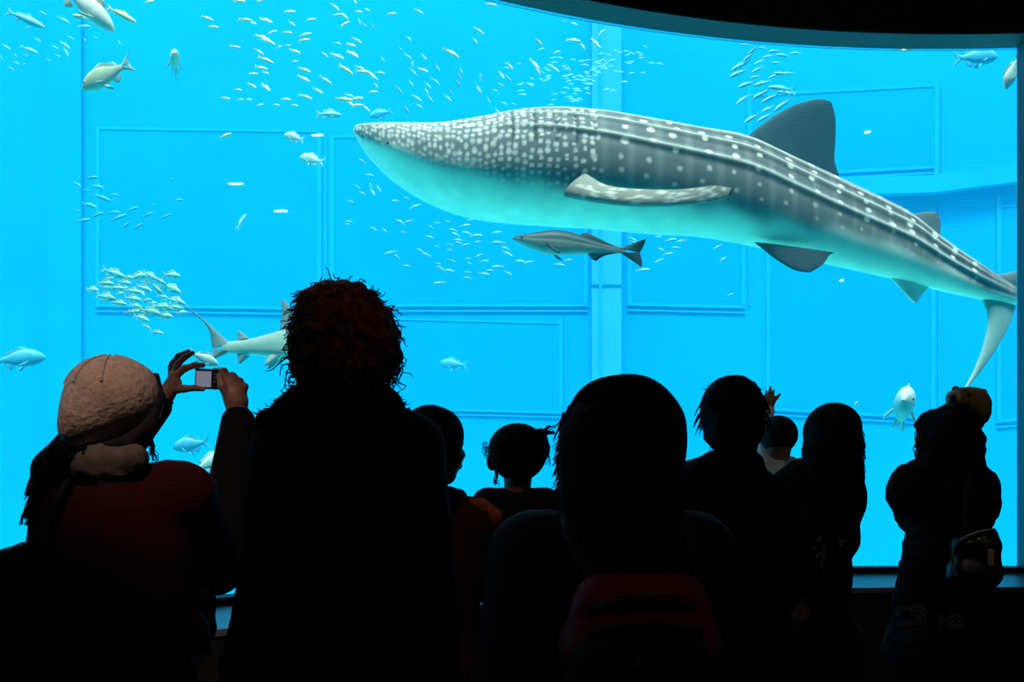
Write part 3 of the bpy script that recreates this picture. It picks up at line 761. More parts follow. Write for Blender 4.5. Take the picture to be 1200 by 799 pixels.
S1c = [(148, 308, 35, 50), (265, 300, 60, 45), (280, 330, 40, 60), (360, 322, 45, 35), (425, 320, 30, 60), (285, 195, 40, 40), (445, 188, 60, 15), (490, 215, 35, 60), (370, 243, 30, -15), (550, 200, 55, 50), (450, 110, 30, 30)]
S1d = [(970, 85, 50, 20), (998, 125, 45, 10), (1100, 220, 45, 5), (1055, 460, 40, 10), (1165, 465, 25, 5), (1055, 635, 60, -10), (1185, 345, 30, 0), (1115, 420, 30, 0), (1150, 95, 60, 10), (695, 10, 50, 0), (1120, 5, 50, 0)]
lab = 'small yellow backed fish in the loose school above the whale shark snout'
grp = 'yellow fish schooling at the top of the tank'
school(S1, 270, 0, 7.987, YK, 11.6, 1.2, 'yellow_fish', lab, grp)
school(S1b, 400, 0, 6.0, YK, 11.6, 1.2, 'yellow_fish', lab, grp)
school(S1c, 560, 0, 3.993, YK, 11.6, 1.2, 'yellow_fish', lab, grp)
school(S1d, 0, 0, 3.993, YK, 11.6, 1.2, 'yellow_fish', lab, grp)
school([(200, 800, 90, 30), (330, 815, 120, 45), (520, 930, 90, 10), (820, 850, 100, 30), (700, 905, 110, 15), (1060, 930, 140, 5), (600, 985, 60, 10), (95, 930, 50, 5), (280, 980, 60, 0), (430, 980, 60, 10), (1180, 985, 100, 5)], 270, 0, 7.987, YK, 11.6, 1.2, 'yellow_fish', lab, grp)
S2 = [(128, 150, 50, 75), (165, 175, 40, 50), (220, 185, 40, 70), (475, 270, 50, 50), (465, 395, 60, 40), (500, 445, 50, 80), (505, 505, 70, 50), (675, 475, 60, 60), (840, 495, 60, 70), (835, 540, 50, 60), (815, 580, 60, 55), (660, 570, 70, 40), (610, 600, 60, 50), (600, 640, 50, 65), (490, 585, 50, 60), (405, 630, 60, 55), (530, 690, 80, 40), (545, 745, 60, 35), (455, 765, 70, 60), (620, 690, 70, 50), (765, 645, 50, 60), (750, 690, 70, 50), (980, 545, 50, 95), (960, 625, 80, 65), (1035, 705, 50, 60), (1125, 525, 70, 60), (1175, 550, 60, 50), (1115, 595, 50, 30), (580, 400, 60, 55), (410, 340, 40, 40), (290, 415, 50, 60)]
lab = 'small pale blue fish slanting downward above the whale shark head'; grp = 'pale fish above the whale shark head'
school(S2, 400, 0, 6.0, PK, 12.3, 0.8, 'pale_fish', lab, grp)
school([(105, 350, 40, 60), (240, 395, 35, 40), (95, 525, 45, 60), (15, 360, 30, 90), (10, 420, 30, 70), (580, 152, 45, -45), (405, 100, 25, 0)], 560, 0, 3.993, PK, 12.3, 0.8, 'pale_fish', lab, grp)
S3 = [(120, 45, 45, 30), (160, 120, 45, 10), (90, 185, 35, 40), (115, 220, 40, 20), (165, 180, 35, 75), (175, 215, 50, 60), (208, 195, 50, 60), (50, 268, 35, 15), (305, 265, 45, 3), (370, 252, 30, 20), (412, 297, 60, -20), (335, 385, 55, 30), (385, 378, 45, -20), (350, 440, 30, 10), (180, 420, 40, 30), (240, 430, 40, 40), (280, 555, 65, -15), (315, 580, 40, 40), (370, 630, 45, 5), (440, 540, 40, 30), (480, 568, 50, 20), (500, 468, 45, 10), (500, 410, 30, 30), (535, 390, 35, -5), (600, 380, 30, 10), (630, 430, 50, 15), (645, 455, 50, 25), (690, 405, 60, -10), (720, 372, 35, 0), (705, 445, 50, 10), (755, 460, 65, 3), (650, 485, 50, 5), (610, 510, 35, 20), (695, 512, 45, -15), (765, 495, 40, -10), (870, 442, 50, -8), (885, 500, 70, 5), (920, 530, 45, 20), (930, 560, 60, 30), (780, 570, 50, -20), (800, 602, 45, 0), (710, 588, 30, 0), (720, 615, 30, 15), (615, 600, 50, 20), (540, 618, 35, 5), (560, 645, 50, 30), (600, 655, 60, 10), (660, 500, 40, 5), (540, 520, 30, 0), (715, 700, 50, 10), (710, 665, 35, 0), (800, 675, 60, 10), (835, 655, 40, -5), (880, 635, 65, 0), (935, 670, 45, 35), (1010, 605, 60, 10), (1055, 608, 45, -15), (550, 725, 60, -10), (40, 380, 40, 5), (35, 395, 30, 0), (610, 540, 30, 10)]
school(S3, 400, 180, 4.784, PK, 12.3, 1.0, 'pale_fish', 'tiny pale fish in the scattered school below the whale shark belly', 'pale fish scattered below the whale shark', 'X')
S3b = [(900, 405, 50, -5), (955, 408, 40, -10), (860, 450, 40, 10), (890, 470, 45, -10), (850, 500, 40, -30), (930, 440, 40, 0), (1125, 435, 40, -30), (1145, 495, 35, -35), (720, 400, 50, 20), (735, 420, 40, 30), (1180, 660, 30, -20), (770, 545, 60, -5), (380, 520, 50, 5), (420, 500, 40, -10), (850, 390, 30, 0)]
school(S3b, 560, 180, 3.993, PK, 12.6, 0.8, 'pale_fish', 'small faint fish under the pelvic region of the whale shark', 'faint fish beside the tank pillar', 'X')
S4 = [(220, 145, 120, 5), (80, 205, 100, 35), (160, 262, 60, 0), (270, 230, 130, 15), (310, 330, 150, 20), (400, 360, 50, 0), (430, 305, 80, 5), (190, 400, 160, 20), (80, 450, 60, 5), (270, 495, 140, -10), (140, 545, 120, -10), (430, 470, 110, 0), (470, 520, 150, -20), (600, 440, 110, -20), (740, 495, 110, -15), (790, 393, 40, 0), (1025, 357, 100, 0), (910, 510, 110, -20), (530, 600, 100, -40), (650, 605, 120, -20), (960, 157, 50, 10)]
FM['dima'] = fish_mesh('dim_fish', slim_top, slim_bot, slim_w, ((0.12, 0.46, 0.62), (0.02, 0.36, 0.64), (0.01, 0.34, 0.64), (0.02, 0.36, 0.64)), (0.82, 0.12, 0.45, 0.12), tiny_fins, 0.2, 14, 8)  # haze of the distance is put into the body colours
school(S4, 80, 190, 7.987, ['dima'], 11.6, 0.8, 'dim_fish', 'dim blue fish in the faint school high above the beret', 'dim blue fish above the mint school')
S5 = [(420, 160, 200, 20), (380, 210, 80, 0), (345, 255, 150, 5), (350, 295, 100, 5), (220, 315, 140, 10), (350, 385, 190, 15), (480, 355, 90, -10), (530, 298, 70, 0), (650, 195, 190, -5), (730, 245, 100, 10), (820, 300, 130, 45), (690, 345, 80, 50), (960, 180, 180, 10), (960, 300, 190, 25), (880, 380, 90, 10), (730, 415, 90, -10), (790, 440, 80, 5), (630, 465, 100, 15), (565, 530, 90, -15), (1000, 420, 180, 15), (1060, 530, 110, 0), (730, 660, 90, 30), (830, 715, 110, 10), (600, 330, 150, 10), (700, 300, 160, 20), (600, 400, 160, 10), (760, 520, 200, 15), (880, 480, 180, 10), (450, 300, 140, 5), (520, 250, 140, 10), (760, 180, 150, 30), (900, 560, 160, 10), (680, 580, 150, 20), (470, 440, 140, 10), (850, 230, 120, 30), (560, 200, 100, 10), (1000, 480, 120, 10), (640, 520, 140, 5)]
school(S5, 80, 300, 7.987, JK, 10.6, 0.8, 'jack_fish', 'mint green jack in the crowded school above the beret', 'mint green jacks crowded together')
S6 = [(340, 110, 100, -40), (230, 250, 180, -25), (205, 325, 160, -25), (385, 290, 110, -25), (365, 360, 90, -15), (280, 430, 150, -25), (430, 420, 150, -20), (420, 520, 150, -25), (245, 570, 140, -40), (330, 745, 150, -35), (600, 470, 200, 10), (620, 620, 170, -35), (560, 230, 90, 0), (540, 120, 100, -10), (620, 160, 120, 0), (600, 330, 120, 0), (660, 330, 120, -5), (480, 170, 100, -10), (740, 140, 100, -10), (650, 510, 150, 15), (500, 560, 150, -25), (400, 220, 100, -30), (300, 170, 100, -35), (450, 740, 140, -30), (480, 660, 120, -30), (270, 60, 80, 0), (430, 90, 80, 0), (540, 350, 100, -20)]
FM['teala'] = fish_mesh('teal_fish', slim_top, slim_bot, slim_w, ((0.36, 0.60, 0.48), (0.05, 0.44, 0.56), (0.03, 0.38, 0.58), (0.08, 0.44, 0.55)), (0.82, 0.12, 0.45, 0.12), tiny_fins, 0.2, 14, 8)  # the sides carry the water's haze in their colour
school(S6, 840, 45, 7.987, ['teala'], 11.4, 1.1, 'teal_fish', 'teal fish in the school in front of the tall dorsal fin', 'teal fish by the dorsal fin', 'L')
S7 = [(230, 238, 50, -30), (365, 110, 60, 25), (320, 340, 60, 35), (540, 170, 100, 30), (715, 225, 100, 0), (465, 400, 60, 30), (550, 380, 110, 40), (490, 475, 50, 30), (560, 440, 90, 60), (250, 425, 140, 20), (220, 470, 40, 0), (55, 400, 80, 35), (10, 490, 40, 60), (135, 535, 60, 25), (205, 545, 40, 5), (90, 580, 60, 30), (405, 505, 40, 30), (130, 470, 40, 50), (1015, 360, 45, 65), (815, 320, 35, 30), (720, 335, 40, 50), (600, 320, 50, 30)]
school(S7, 0, 0, 7.26, PK, 12.0, 1.0, 'pale_fish', 'small pale fish scattered around the olive bream and big silver fish', 'pale fish in the top corner')
# a cloud of tiny sardines under the header: ripple-like streaks
FM['sard'] = fish_mesh('sardine', slim_top, slim_bot, slim_w, ((0.10, 0.42, 0.62), (0.35, 0.72, 0.85), (0.30, 0.70, 0.85), (0.1, 0.45, 0.7)), (0.84, 0.10, 0.4, 0.10), tiny_fins[:1], 0.1, 10, 6)
cnt = 0
while cnt < 110:
    a, b = random.gauss(0, 1), random.gauss(0, 1)
    px = 685 + a * 44 - b * 10; py = 92 + b * 17 - max(0, a) * 14
    if py < 30 + (px - 590) * 0.1 or py > 128: continue
    place_fish('sardine', FM['sard'], px, py, random.uniform(12.2, 13.8), random.uniform(7, 11), random.uniform(-14, 22), 'R', random.uniform(-0.3, 0.3), 0, 'tiny blue sardine in the dense cloud above the whale shark back', 'sardines in a cloud')
    cnt += 1

# grey reef shark on the left, its head behind the curly-haired visitor
def reef_shark():
    top = [(0, 0.006), (0.08, 0.04), (0.25, 0.075), (0.42, 0.082), (0.6, 0.06), (0.8, 0.032), (1, 0.018)]
    bot = [(0, 0.006), (0.08, 0.03), (0.25, 0.065), (0.42, 0.072), (0.6, 0.055), (0.8, 0.03), (1, 0.018)]
    top = [(a, b * 1.45) for a, b in top]; bot = [(a, b * 1.45) for a, b in bot]
    wd = [(0, 0.01), (0.08, 0.05), (0.25, 0.075), (0.45, 0.07), (0.7, 0.04), (1, 0.012)]
    cols = ((0.26, 0.31, 0.26), (0.28, 0.42, 0.34), (0.50, 0.66, 0.56), (0.17, 0.24, 0.23))
    fins = [([(0.12, 0.10), (0.06, 0.17), (0.005, 0.235)], [(-0.02, 0.09), (-0.005, 0.15), (-0.003, 0.23)], 0),
            ([(-0.17, 0.045), (-0.20, 0.072), (-0.215, 0.082)], [(-0.23, 0.032), (-0.225, 0.05), (-0.225, 0.075)], 0),
            ([(-0.17, -0.045), (-0.21, -0.075), (-0.225, -0.085)], [(-0.235, -0.03), (-0.23, -0.05), (-0.232, -0.08)], 0),
            ([(0.20, 0.06, -0.03), (0.10, 0.16, -0.08), (0.05, 0.21, -0.10)], [(0.10, 0.06, -0.04), (0.06, 0.13, -0.08), (0.04, 0.19, -0.10)], 1),
            ([(-0.02, 0.04, -0.06), (-0.07, 0.065, -0.095), (-0.09, 0.07, -0.105)], [(-0.08, 0.04, -0.05), (-0.09, 0.06, -0.08), (-0.10, 0.07, -0.10)], 1)]
    me = fish_mesh('reef_shark', top, bot, wd, cols, (0.80, 0.25, -0.1, 0.125), fins, -0.25, 44, 32)
    L = 232.0
    o = place_fish('reef_shark', me, 334, 405, 9.2, L, -4, 'R', 0.12, 0, 'grey reef shark with long upper tail lobe behind the curly haired visitor', cat='shark')
    add_eye(o, 0.44, 0.045, 0.01, 0.006)
reef_shark()

# ------------------------------------------------------------------ soft modelling: distance field -> one continuous skin
def cap(a, b, ra, rb=None, sc=(1, 1, 1)):
    return ('c', np.asarray(a, float), np.asarray(b, float), ra, ra if rb is None else rb, np.asarray(sc, float))
def ell(c, r, rot=None):
    return ('e', np.asarray(c, float), np.asarray(r, float), rot)
def inflate(prims, t):
    out = []
    for p in prims:
        if p[0] == 'c': out.append(('c', p[1], p[2], p[3] + t, p[4] + t, p[5]))
        else: out.append(('e', p[1], p[2] + t, p[3]))
    return out

def pbox(p):
    if p[0] == 'c':
        r = max(p[3], p[4]) * max(1, p[5].max())
        return np.minimum(p[1], p[2]) - r, np.maximum(p[1], p[2]) + r
    r = p[2].max() if p[3] is not None else p[2]
    return p[1] - r, p[1] + r

def pdist(p, X, Y, Z):
    if p[0] == 'c':
        _, a, b, ra, rb, sc = p
        isc = 1 / sc
        ab = (b - a) * isc; L2 = max(ab @ ab, 1e-9)
        dx, dy, dz = (X - a[0]) * isc[0], (Y - a[1]) * isc[1], (Z - a[2]) * isc[2]
        t = np.clip((dx * ab[0] + dy * ab[1] + dz * ab[2]) / L2, 0, 1)
        return (np.sqrt((dx - t * ab[0]) ** 2 + (dy - t * ab[1]) ** 2 + (dz - t * ab[2]) ** 2) - (ra + (rb - ra) * t)) * sc.min()
    _, c, r, rot = p
    dx, dy, dz = X - c[0], Y - c[1], Z - c[2]
    if rot is not None:
        Rm = np.asarray(rot)           # columns: local axes
        dx, dy, dz = (dx * Rm[0, 0] + dy * Rm[1, 0] + dz * Rm[2, 0], dx * Rm[0, 1] + dy * Rm[1, 1] + dz * Rm[2, 1], dx * Rm[0, 2] + dy * Rm[1, 2] + dz * Rm[2, 2])
    k0 = np.sqrt((dx / r[0]) ** 2 + (dy / r[1]) ** 2 + (dz / r[2]) ** 2)
    k1 = np.sqrt((dx / r[0] ** 2) ** 2 + (dy / r[1] ** 2) ** 2 + (dz / r[2] ** 2) ** 2) + 1e-9
    return k0 * (k0 - 1) / k1

def sdf_verts(prims, vox=0.01, k=0.03, cut=(), noise=0.0):
    """smooth union of prims minus cut -> verts, quads (surface nets)"""
    los, his = zip(*[pbox(p) for p in prims])
    lo = np.min(los, 0) - 4 * vox; hi = np.max(his, 0) + 4 * vox
    n = np.ceil((hi - lo) / vox).astype(int) + 1
    D = np.full(n, 9.0, dtype=np.float32)
    ax = [lo[i] + vox * np.arange(n[i]) for i in range(3)]
    def block(p, mar):
        a, b = pbox(p)
        i0 = np.maximum(((a - mar - lo) / vox).astype(int), 0); i1 = np.minimum(((b + mar - lo) / vox).astype(int) + 2, n)
        sl = tuple(slice(i0[i], i1[i]) for i in range(3))
        return sl, ax[0][sl[0]][:, None, None], ax[1][sl[1]][None, :, None], ax[2][sl[2]][None, None, :]
    for p in prims:
        sl, X, Y, Z = block(p, k + 3 * vox)
        if 0 in D[sl].shape: continue
        d = pdist(p, X, Y, Z).astype(np.float32); old = D[sl]
        if k > 0:
            h = np.maximum(k - np.abs(d - old), 0) / k
            D[sl] = np.minimum(d, old) - h * h * k * 0.25
        else:
            D[sl] = np.minimum(d, old)
    for p in cut:
        sl, X, Y, Z = block(p, 3 * vox)
        if 0 in D[sl].shape: continue
        D[sl] = np.maximum(D[sl], -pdist(p, X, Y, Z).astype(np.float32))
    if noise:
        X, Y, Z = ax[0][:, None, None], ax[1][None, :, None], ax[2][None, None, :]
        D += noise * (np.sin(X * 61 + 3 * np.sin(Z * 37)) * np.sin(Y * 57 + 2 * np.sin(X * 41)) * np.sin(Z * 53 + Y * 29)).astype(np.float32)
    S = D < 0
    c = [S[i:n[0] - 1 + i, j:n[1] - 1 + j, l:n[2] - 1 + l] for i in (0, 1) for j in (0, 1) for l in (0, 1)]
    tot = sum(q.astype(np.int8) for q in c)
    act = (tot > 0) & (tot < 8)
    I = np.argwhere(act)
    idx = -np.ones(act.shape, dtype=np.int64); idx[act] = np.arange(len(I))
    pos = np.zeros((len(I), 3)); cntv = np.zeros(len(I))
    corners = [(i, j, l) for i in (0, 1) for j in (0, 1) for l in (0, 1)]
    vals = {q: D[I[:, 0] + q[0], I[:, 1] + q[1], I[:, 2] + q[2]].astype(float) for q in corners}
    for q in corners:
        for a in range(3):
            if q[a] == 0:
                r = list(q); r[a] = 1; r = tuple(r)
                v0, v1 = vals[q], vals[r]
                m_ = (v0 < 0) != (v1 < 0)
                t = np.where(m_, v0 / np.where(m_, v0 - v1, 1), 0)
                pt = np.tile(np.array(q, float), (len(I), 1)); pt[:, a] = t
                pos += pt * m_[:, None]; cntv += m_
    V = lo + vox * (I + pos / np.maximum(cntv, 1)[:, None])
    Q = []
    for a in range(3):
        b, c_ = (a + 1) % 3, (a + 2) % 3
        s0 = [slice(None)] * 3; s1 = [slice(None)] * 3
        s0[a] = slice(0, n[a] - 1); s1[a] = slice(1, n[a])
        s0[b] = s1[b] = slice(1, n[b] - 1); s0[c_] = s1[c_] = slice(1, n[c_] - 1)
        A_, B_ = S[tuple(s0)], S[tuple(s1)]
        E = np.argwhere(A_ != B_)
        if not len(E): continue
        flip = B_[tuple(E.T)]
        E = E.copy(); E[:, b] += 1; E[:, c_] += 1
        quad = []
        for db, dc in ((-1, -1), (0, -1), (0, 0), (-1, 0)):
            e_ = E.copy(); e_[:, b] += db; e_[:, c_] += dc
            quad.append(idx[tuple(e_.T)])
        q = np.stack(quad, 1)
        q[flip] = q[flip][:, ::-1]
        Q.append(q)
    return V, np.concatenate(Q)

def sdf_mesh(name, prims, vox=0.01, k=0.03, cut=(), noise=0.0, extra=None):
    V, Q = sdf_verts(prims, vox, k, cut, noise)
    if extra:
        for (v, q) in extra:
            Q = np.concatenate([Q, q + len(V)]); V = np.concatenate([V, v])
    return new_mesh(name, V, Q, True)

def rotm(yaw=0, pitch=0, roll=0):
    """head axes: x right, y forward, z up; yaw + turns to the left (towards -x), pitch + lifts the chin"""
    return np.array(Matrix.Rotation(yaw, 3, 'Z') @ Matrix.Rotation(pitch, 3, 'X') @ Matrix.Rotation(roll, 3, 'Y'))

def head_prims(c, s, Rm):
    """s = 1 for an adult head 0.225 m tall"""
    def T(p): return np.asarray(c) + Rm @ (np.array(p) * s)
    E = lambda p, r: ell(T(p), np.array(r) * s, Rm)
    pr = [E((0, -0.012, 0.022), (0.076, 0.094, 0.092)), E((0, 0.022, -0.03), (0.063, 0.072, 0.078)),
          E((0, 0.052, -0.088), (0.026, 0.026, 0.022)),                                     # chin
          cap(T((0, 0.086, 0.02)), T((0, 0.108, -0.022)), 0.009 * s, 0.014 * s),              # nose
          E((0, 0.092, -0.055), (0.024, 0.012, 0.009)),                                      # lips
          E((0.030, 0.080, 0.028), (0.026, 0.012, 0.009)), E((-0.030, 0.080, 0.028), (0.026, 0.012, 0.009)),   # brows
          E((0.040, 0.065, -0.028), (0.022, 0.02, 0.02)), E((-0.040, 0.065, -0.028), (0.022, 0.02, 0.02)),
          E((0.078, -0.004, -0.006), (0.010, 0.020, 0.032)), E((-0.078, -0.004, -0.006), (0.010, 0.020, 0.032))]  # ears
    eyes = [T((sx * 0.030, 0.083, 0.010)) for sx in (1, -1)]
    return pr, eyes

def hand_prims(w_, d, nrm, side, s=1.0, curl=0.35):
    """palm and five fingers; w_ wrist, d direction of the fingers, nrm = back of the hand, side = direction of the thumb"""
    d = np.asarray(d, float); d /= np.linalg.norm(d); nrm = np.asarray(nrm, float); nrm -= d * (nrm @ d); nrm /= np.linalg.norm(nrm)
    sd = np.cross(d, nrm); sd *= (1 if sd @ np.asarray(side, float) > 0 else -1)
    P = lambda a, b, c_: np.asarray(w_) + s * (a * d + b * sd + c_ * nrm)
    pr = [cap(P(0, 0, 0), P(0.03, 0, 0), 0.026 * s, 0.027 * s)]
    for b in (-0.028, -0.010, 0.010, 0.028):
        pr.append(cap(P(0.02, b * 0.6, 0), P(0.085, b, 0), 0.014 * s, 0.011 * s))
    for b, L in ((0.030, 0.072), (0.010, 0.082), (-0.010, 0.076), (-0.029, 0.058)):
        p = P(0.088, b, 0); a = 0.0; dirv = d.copy()
        for seg, fr_ in enumerate((0.45, 0.30, 0.25)):
            a += curl * (0.7 + 0.3 * seg)
            dirv = d * math.cos(a) - nrm * math.sin(a)
            q = p + dirv * L * fr_ * s
            pr.append(cap(p, q, (0.0095 - 0.0008 * seg) * s, (0.0088 - 0.0008 * seg) * s)); p = q
    p = P(0.02, 0.022, -0.004); q = P(0.055, 0.050, -0.012); r = P(0.085, 0.055, -0.022)
    pr += [cap(p, q, 0.014 * s, 0.011 * s), cap(q, r, 0.011 * s, 0.008 * s)]
    return pr

class Person:
    """Y = distance of the figure; all pixel positions are turned into local metres"""
    def __init__(s, label, px, Y, group=None, base_z=0.0):
        s.Y = Y; s.base = np.array([(px - 600) / F * Y, Y, base_z])
        s.root = empty('person', tuple(s.base)); tag(s.root, label, 'person', group)
    def q(s, px, py, dy=0.0): return U(px, py, s.Y + dy) - s.base
    def r(s, px): return px * s.Y / F
    def part(s, name, me, m, label=None):
        o = obj(name, me, m, s.root)
        if label: o['label'] = label
        return o

    def body(s, head, shL, shR, H, arms, hs=1.0, yaw=0, pitch=0, roll=0, waist_w=0.14, hip_w=0.16, neck_r=0.048, seated=None, fingers=(), vox=0.008, coat_t=0.02, chest_d=0.115, floor_legs=True, legs=None):
        """head: local centre; arms: list of (elbow, wrist, hand) with hand = prims or (dir, normal, side)"""
        Rm = rotm(yaw, pitch, roll); s.Rm = Rm; s.head_c = np.asarray(head); s.hs = hs
        hp, eyes = head_prims(head, hs, Rm)
        k = H / 1.65; s.k = k
        shL, shR = np.asarray(shL, float), np.asarray(shR, float)
        mid = (shL + shR) / 2; sw = abs(shR[0] - shL[0]) / 2
        hz = 0.52 * H
        pel = np.array([mid[0] * 0.8, mid[1], hz]) if seated is None else np.asarray(seated, float)
        neck0 = mid + np.array([0, 0, 0.015 * k]); neck1 = np.asarray(head) + Rm @ np.array([0, -0.02, -0.06]) * hs
        wst = mid * 0.42 + pel * 0.58
        torso = [cap(shL, shR, 0.056 * k, sc=(1, 1, 1)), ell(mid * 0.72 + pel * 0.28, (sw * 0.98, chest_d * k, 0.19 * k)),
                 ell(wst, (waist_w * k, 0.105 * k, 0.16 * k)), ell(pel, (hip_w * k, 0.115 * k, 0.13 * k))]
        neck = [cap(neck0 - np.array([0, 0, .04]), neck1, neck_r * k * 1.1, neck_r * hs)]
        armp = []; handp = []
        for sh, (el_, wr, hand) in zip((shL, shR), arms):
            el_, wr = np.asarray(el_, float), np.asarray(wr, float)
            armp.append([cap(sh, el_, 0.050 * k, 0.040 * k), cap(el_, wr, 0.041 * k, 0.027 * k)])
            if isinstance(hand, tuple): handp.append(hand_prims(wr, *hand[:3], s=0.95 * k if len(hand) < 4 else hand[3]))
            else: handp.append(hand)
        legp = []; footp = []
        lg = legs or [[pel + np.array([sx * 0.085 * k, 0, -0.04 * k]), np.array([pel[0] + sx * 0.095 * k, pel[1] + 0.01, 0.275 * H]), np.array([pel[0] + sx * 0.10 * k, pel[1] - 0.01, 0.055 * k])] for sx in (-1, 1)]
        for h_, kn, an in lg:
            legp.append([cap(h_, kn, 0.082 * k, 0.055 * k), cap(kn, an, 0.056 * k, 0.036 * k)])
            footp.append([cap(an + np.array([0, -0.03 * k, -0.02 * k]), an + np.array([0, 0.15 * k, -0.030 * k]), 0.034 * k, 0.024 * k)])
        s.torso, s.neck, s.armp, s.handp, s.legp, s.footp, s.headp = torso, neck, armp, handp, legp, footp, hp
        s.shL, s.shR, s.pel, s.mid, s.wst, s.H = shL, shR, pel, mid, wst, H
        allp = torso + neck + hp + sum(armp, []) + sum(legp, []) + sum(footp, [])
        ex = []
        for h_ in handp:
            allp.append(h_[0])
            ex.append(sdf_verts(h_, 0.0038, 0.006))
        # the head alone is refined where the features are small: one skin for all
        me = sdf_mesh('body', allp, vox, 0.022 * k, extra=ex)
        s.part('body', me, M['skin'])
        for e_ in eyes:
            s.part('eye', ellipsoid((0.012 * hs, 0.012 * hs, 0.009 * hs), 10, 8), M['eye']).location = tuple(e_)
    def top(s, name, m, t=0.02, sleeves=True, extra=(), hem=None, hem_r=None, vox=0.011, k=0.03, label=None, noise=0.0, cut=()):
        pr = inflate(s.torso, t)
        if sleeves:
            for a in s.armp:
                pr += [cap(a[0][1], a[0][2], a[0][3] + t, a[0][4] + t), cap(a[1][1], a[1][1] + (a[1][2] - a[1][1]) * 0.93, a[1][3] + t, a[1][4] + t * 0.8)]
        if hem is not None:
            pr.append(cap(s.wst + np.array([0, 0, -0.05]), np.array([s.pel[0], s.pel[1], hem]), 0.13 * s.k, hem_r or 0.2 * s.k, (1.0, 0.75, 1)))
        pr += list(extra)
        return s.part(name, sdf_mesh(name, pr, vox, k, noise=noise, cut=cut), m, label)
    def trousers(s, m, t=0.016):
        pr = inflate(s.torso[3:], t)
        for l in s.legp: pr += inflate(l, t)
        s.part('trousers', sdf_mesh('trousers', pr, 0.013, 0.02), m)
    def skirt(s, m, z1, r1, label=None):
        hw = s.torso[3][2][0] + 0.012
        pr = [ell(s.pel, (hw, 0.135 * s.k, 0.12 * s.k)), cap(s.pel, np.array([s.pel[0], s.pel[1], z1]), hw, r1, (1, 0.8, 1))]
        cutp = [('e', np.array([s.pel[0], s.pel[1], z1 - 0.5 - 0.02]), np.array([0.9, 0.9, 0.5]), None)]
        return s.part('skirt', sdf_mesh('skirt', pr, 0.013, 0.03, cut=cutp), m, label)
    def shoes(s):
        for f in s.footp:
            s.part('shoe', sdf_mesh('shoe', inflate(f, 0.010), 0.010, 0.01), M['shoe'])
    def strands(s, name, lines, radii, m, sides=4, parent=None):
        V, Q = tubes(lines, radii, sides)
        o = obj(name, new_mesh(name, V, Q, True), m, parent or s.root)
        return o

def wavy(p0, p1, amp, n=8, waves=1.5, ph=None):
    p0, p1 = np.asarray(p0, float), np.asarray(p1, float)
    t = np.linspace(0, 1, n)
    ph = rng.uniform(0, 6.28) if ph is None else ph
    L = p0 + (p1 - p0) * t[:, None]
    L[:, 0] += amp * np.sin(t * waves * 6.28 + ph) * t
    L[:, 1] += amp * np.cos(t * waves * 6.28 + ph * 1.7) * t * 0.7
    return L

def hair_shell(P, prims, name='hair', m=None, vox=0.007, k=0.02, noise=0.0, cutface=True, grow=0.0):
    """hair mass around the head; the face side is cut free"""
    c = P.head_c; Rm = P.Rm; s = P.hs
    cut = []
    if cutface:
        T = lambda p: c + Rm @ (np.array(p) * s)
        cut = [ell(T((0, 0.10, -0.045)), np.array((0.058, 0.075, 0.095)) * s, Rm)]
    return P.part(name, sdf_mesh(name, prims, vox, k, cut=cut, noise=noise), m or M['hair_black'])

# ------------------------------------------------------------------ A: the woman in the beret who takes a picture
A = Person('person in a cream knitted beret raising a compact camera', 135, 2.6)
q, r = A.q, A.r
yc = 0.42           # reach of the camera in front of her
lw = q(189, 470, yc)
fr_ = lambda px: px * (2.6 + yc) / F
lh = [cap(q(188, 472, yc), q(193, 462, yc), fr_(10), fr_(11)), cap(q(193, 463, yc), q(205, 449, yc), fr_(11.5), fr_(8)), cap(q(196, 456, yc), q(204, 441, yc), fr_(7), fr_(6)),
      cap(q(205, 441, yc), q(217, 431.5, yc), fr_(4.6), fr_(4.0)), cap(q(217, 431.5, yc), q(228, 428, yc), fr_(4.0), fr_(3.6)), cap(q(228, 428, yc), q(238, 428, yc + .01), fr_(3.6), fr_(3.0)),
      cap(q(203, 440, yc + .015), q(208.5, 427, yc + .02), fr_(4.4), fr_(3.8)), cap(q(208.5, 427, yc + .02), q(216, 419, yc + .02), fr_(3.8), fr_(3.3)), cap(q(216, 419, yc + .02), q(226, 413.5, yc + .03), fr_(3.3), fr_(2.7)),
      cap(q(201, 440, yc + .03), q(202, 426, yc + .04), fr_(4.2), fr_(3.6)), cap(q(202, 426, yc + .04), q(209, 417, yc + .045), fr_(3.6), fr_(3.2)), cap(q(209, 417, yc + .045), q(221, 411.5, yc + .05), fr_(3.2), fr_(2.6)),
      cap(q(200, 442, yc + .045), q(200, 430, yc + .055), fr_(3.6), fr_(3.2)), cap(q(200, 430, yc + .055), q(206, 421, yc + .06), fr_(3.2), fr_(2.8)),
      cap(q(203, 456, yc), q(216, 455.5, yc - .005), fr_(6.0), fr_(4.4)), cap(q(216, 455.5, yc - .005), q(228, 454.5, yc - .008), fr_(4.4), fr_(3.6)), cap(q(228, 454.5, yc - .008), q(238, 456, yc - .004), fr_(3.6), fr_(2.8))]
rw = q(279, 482, yc)
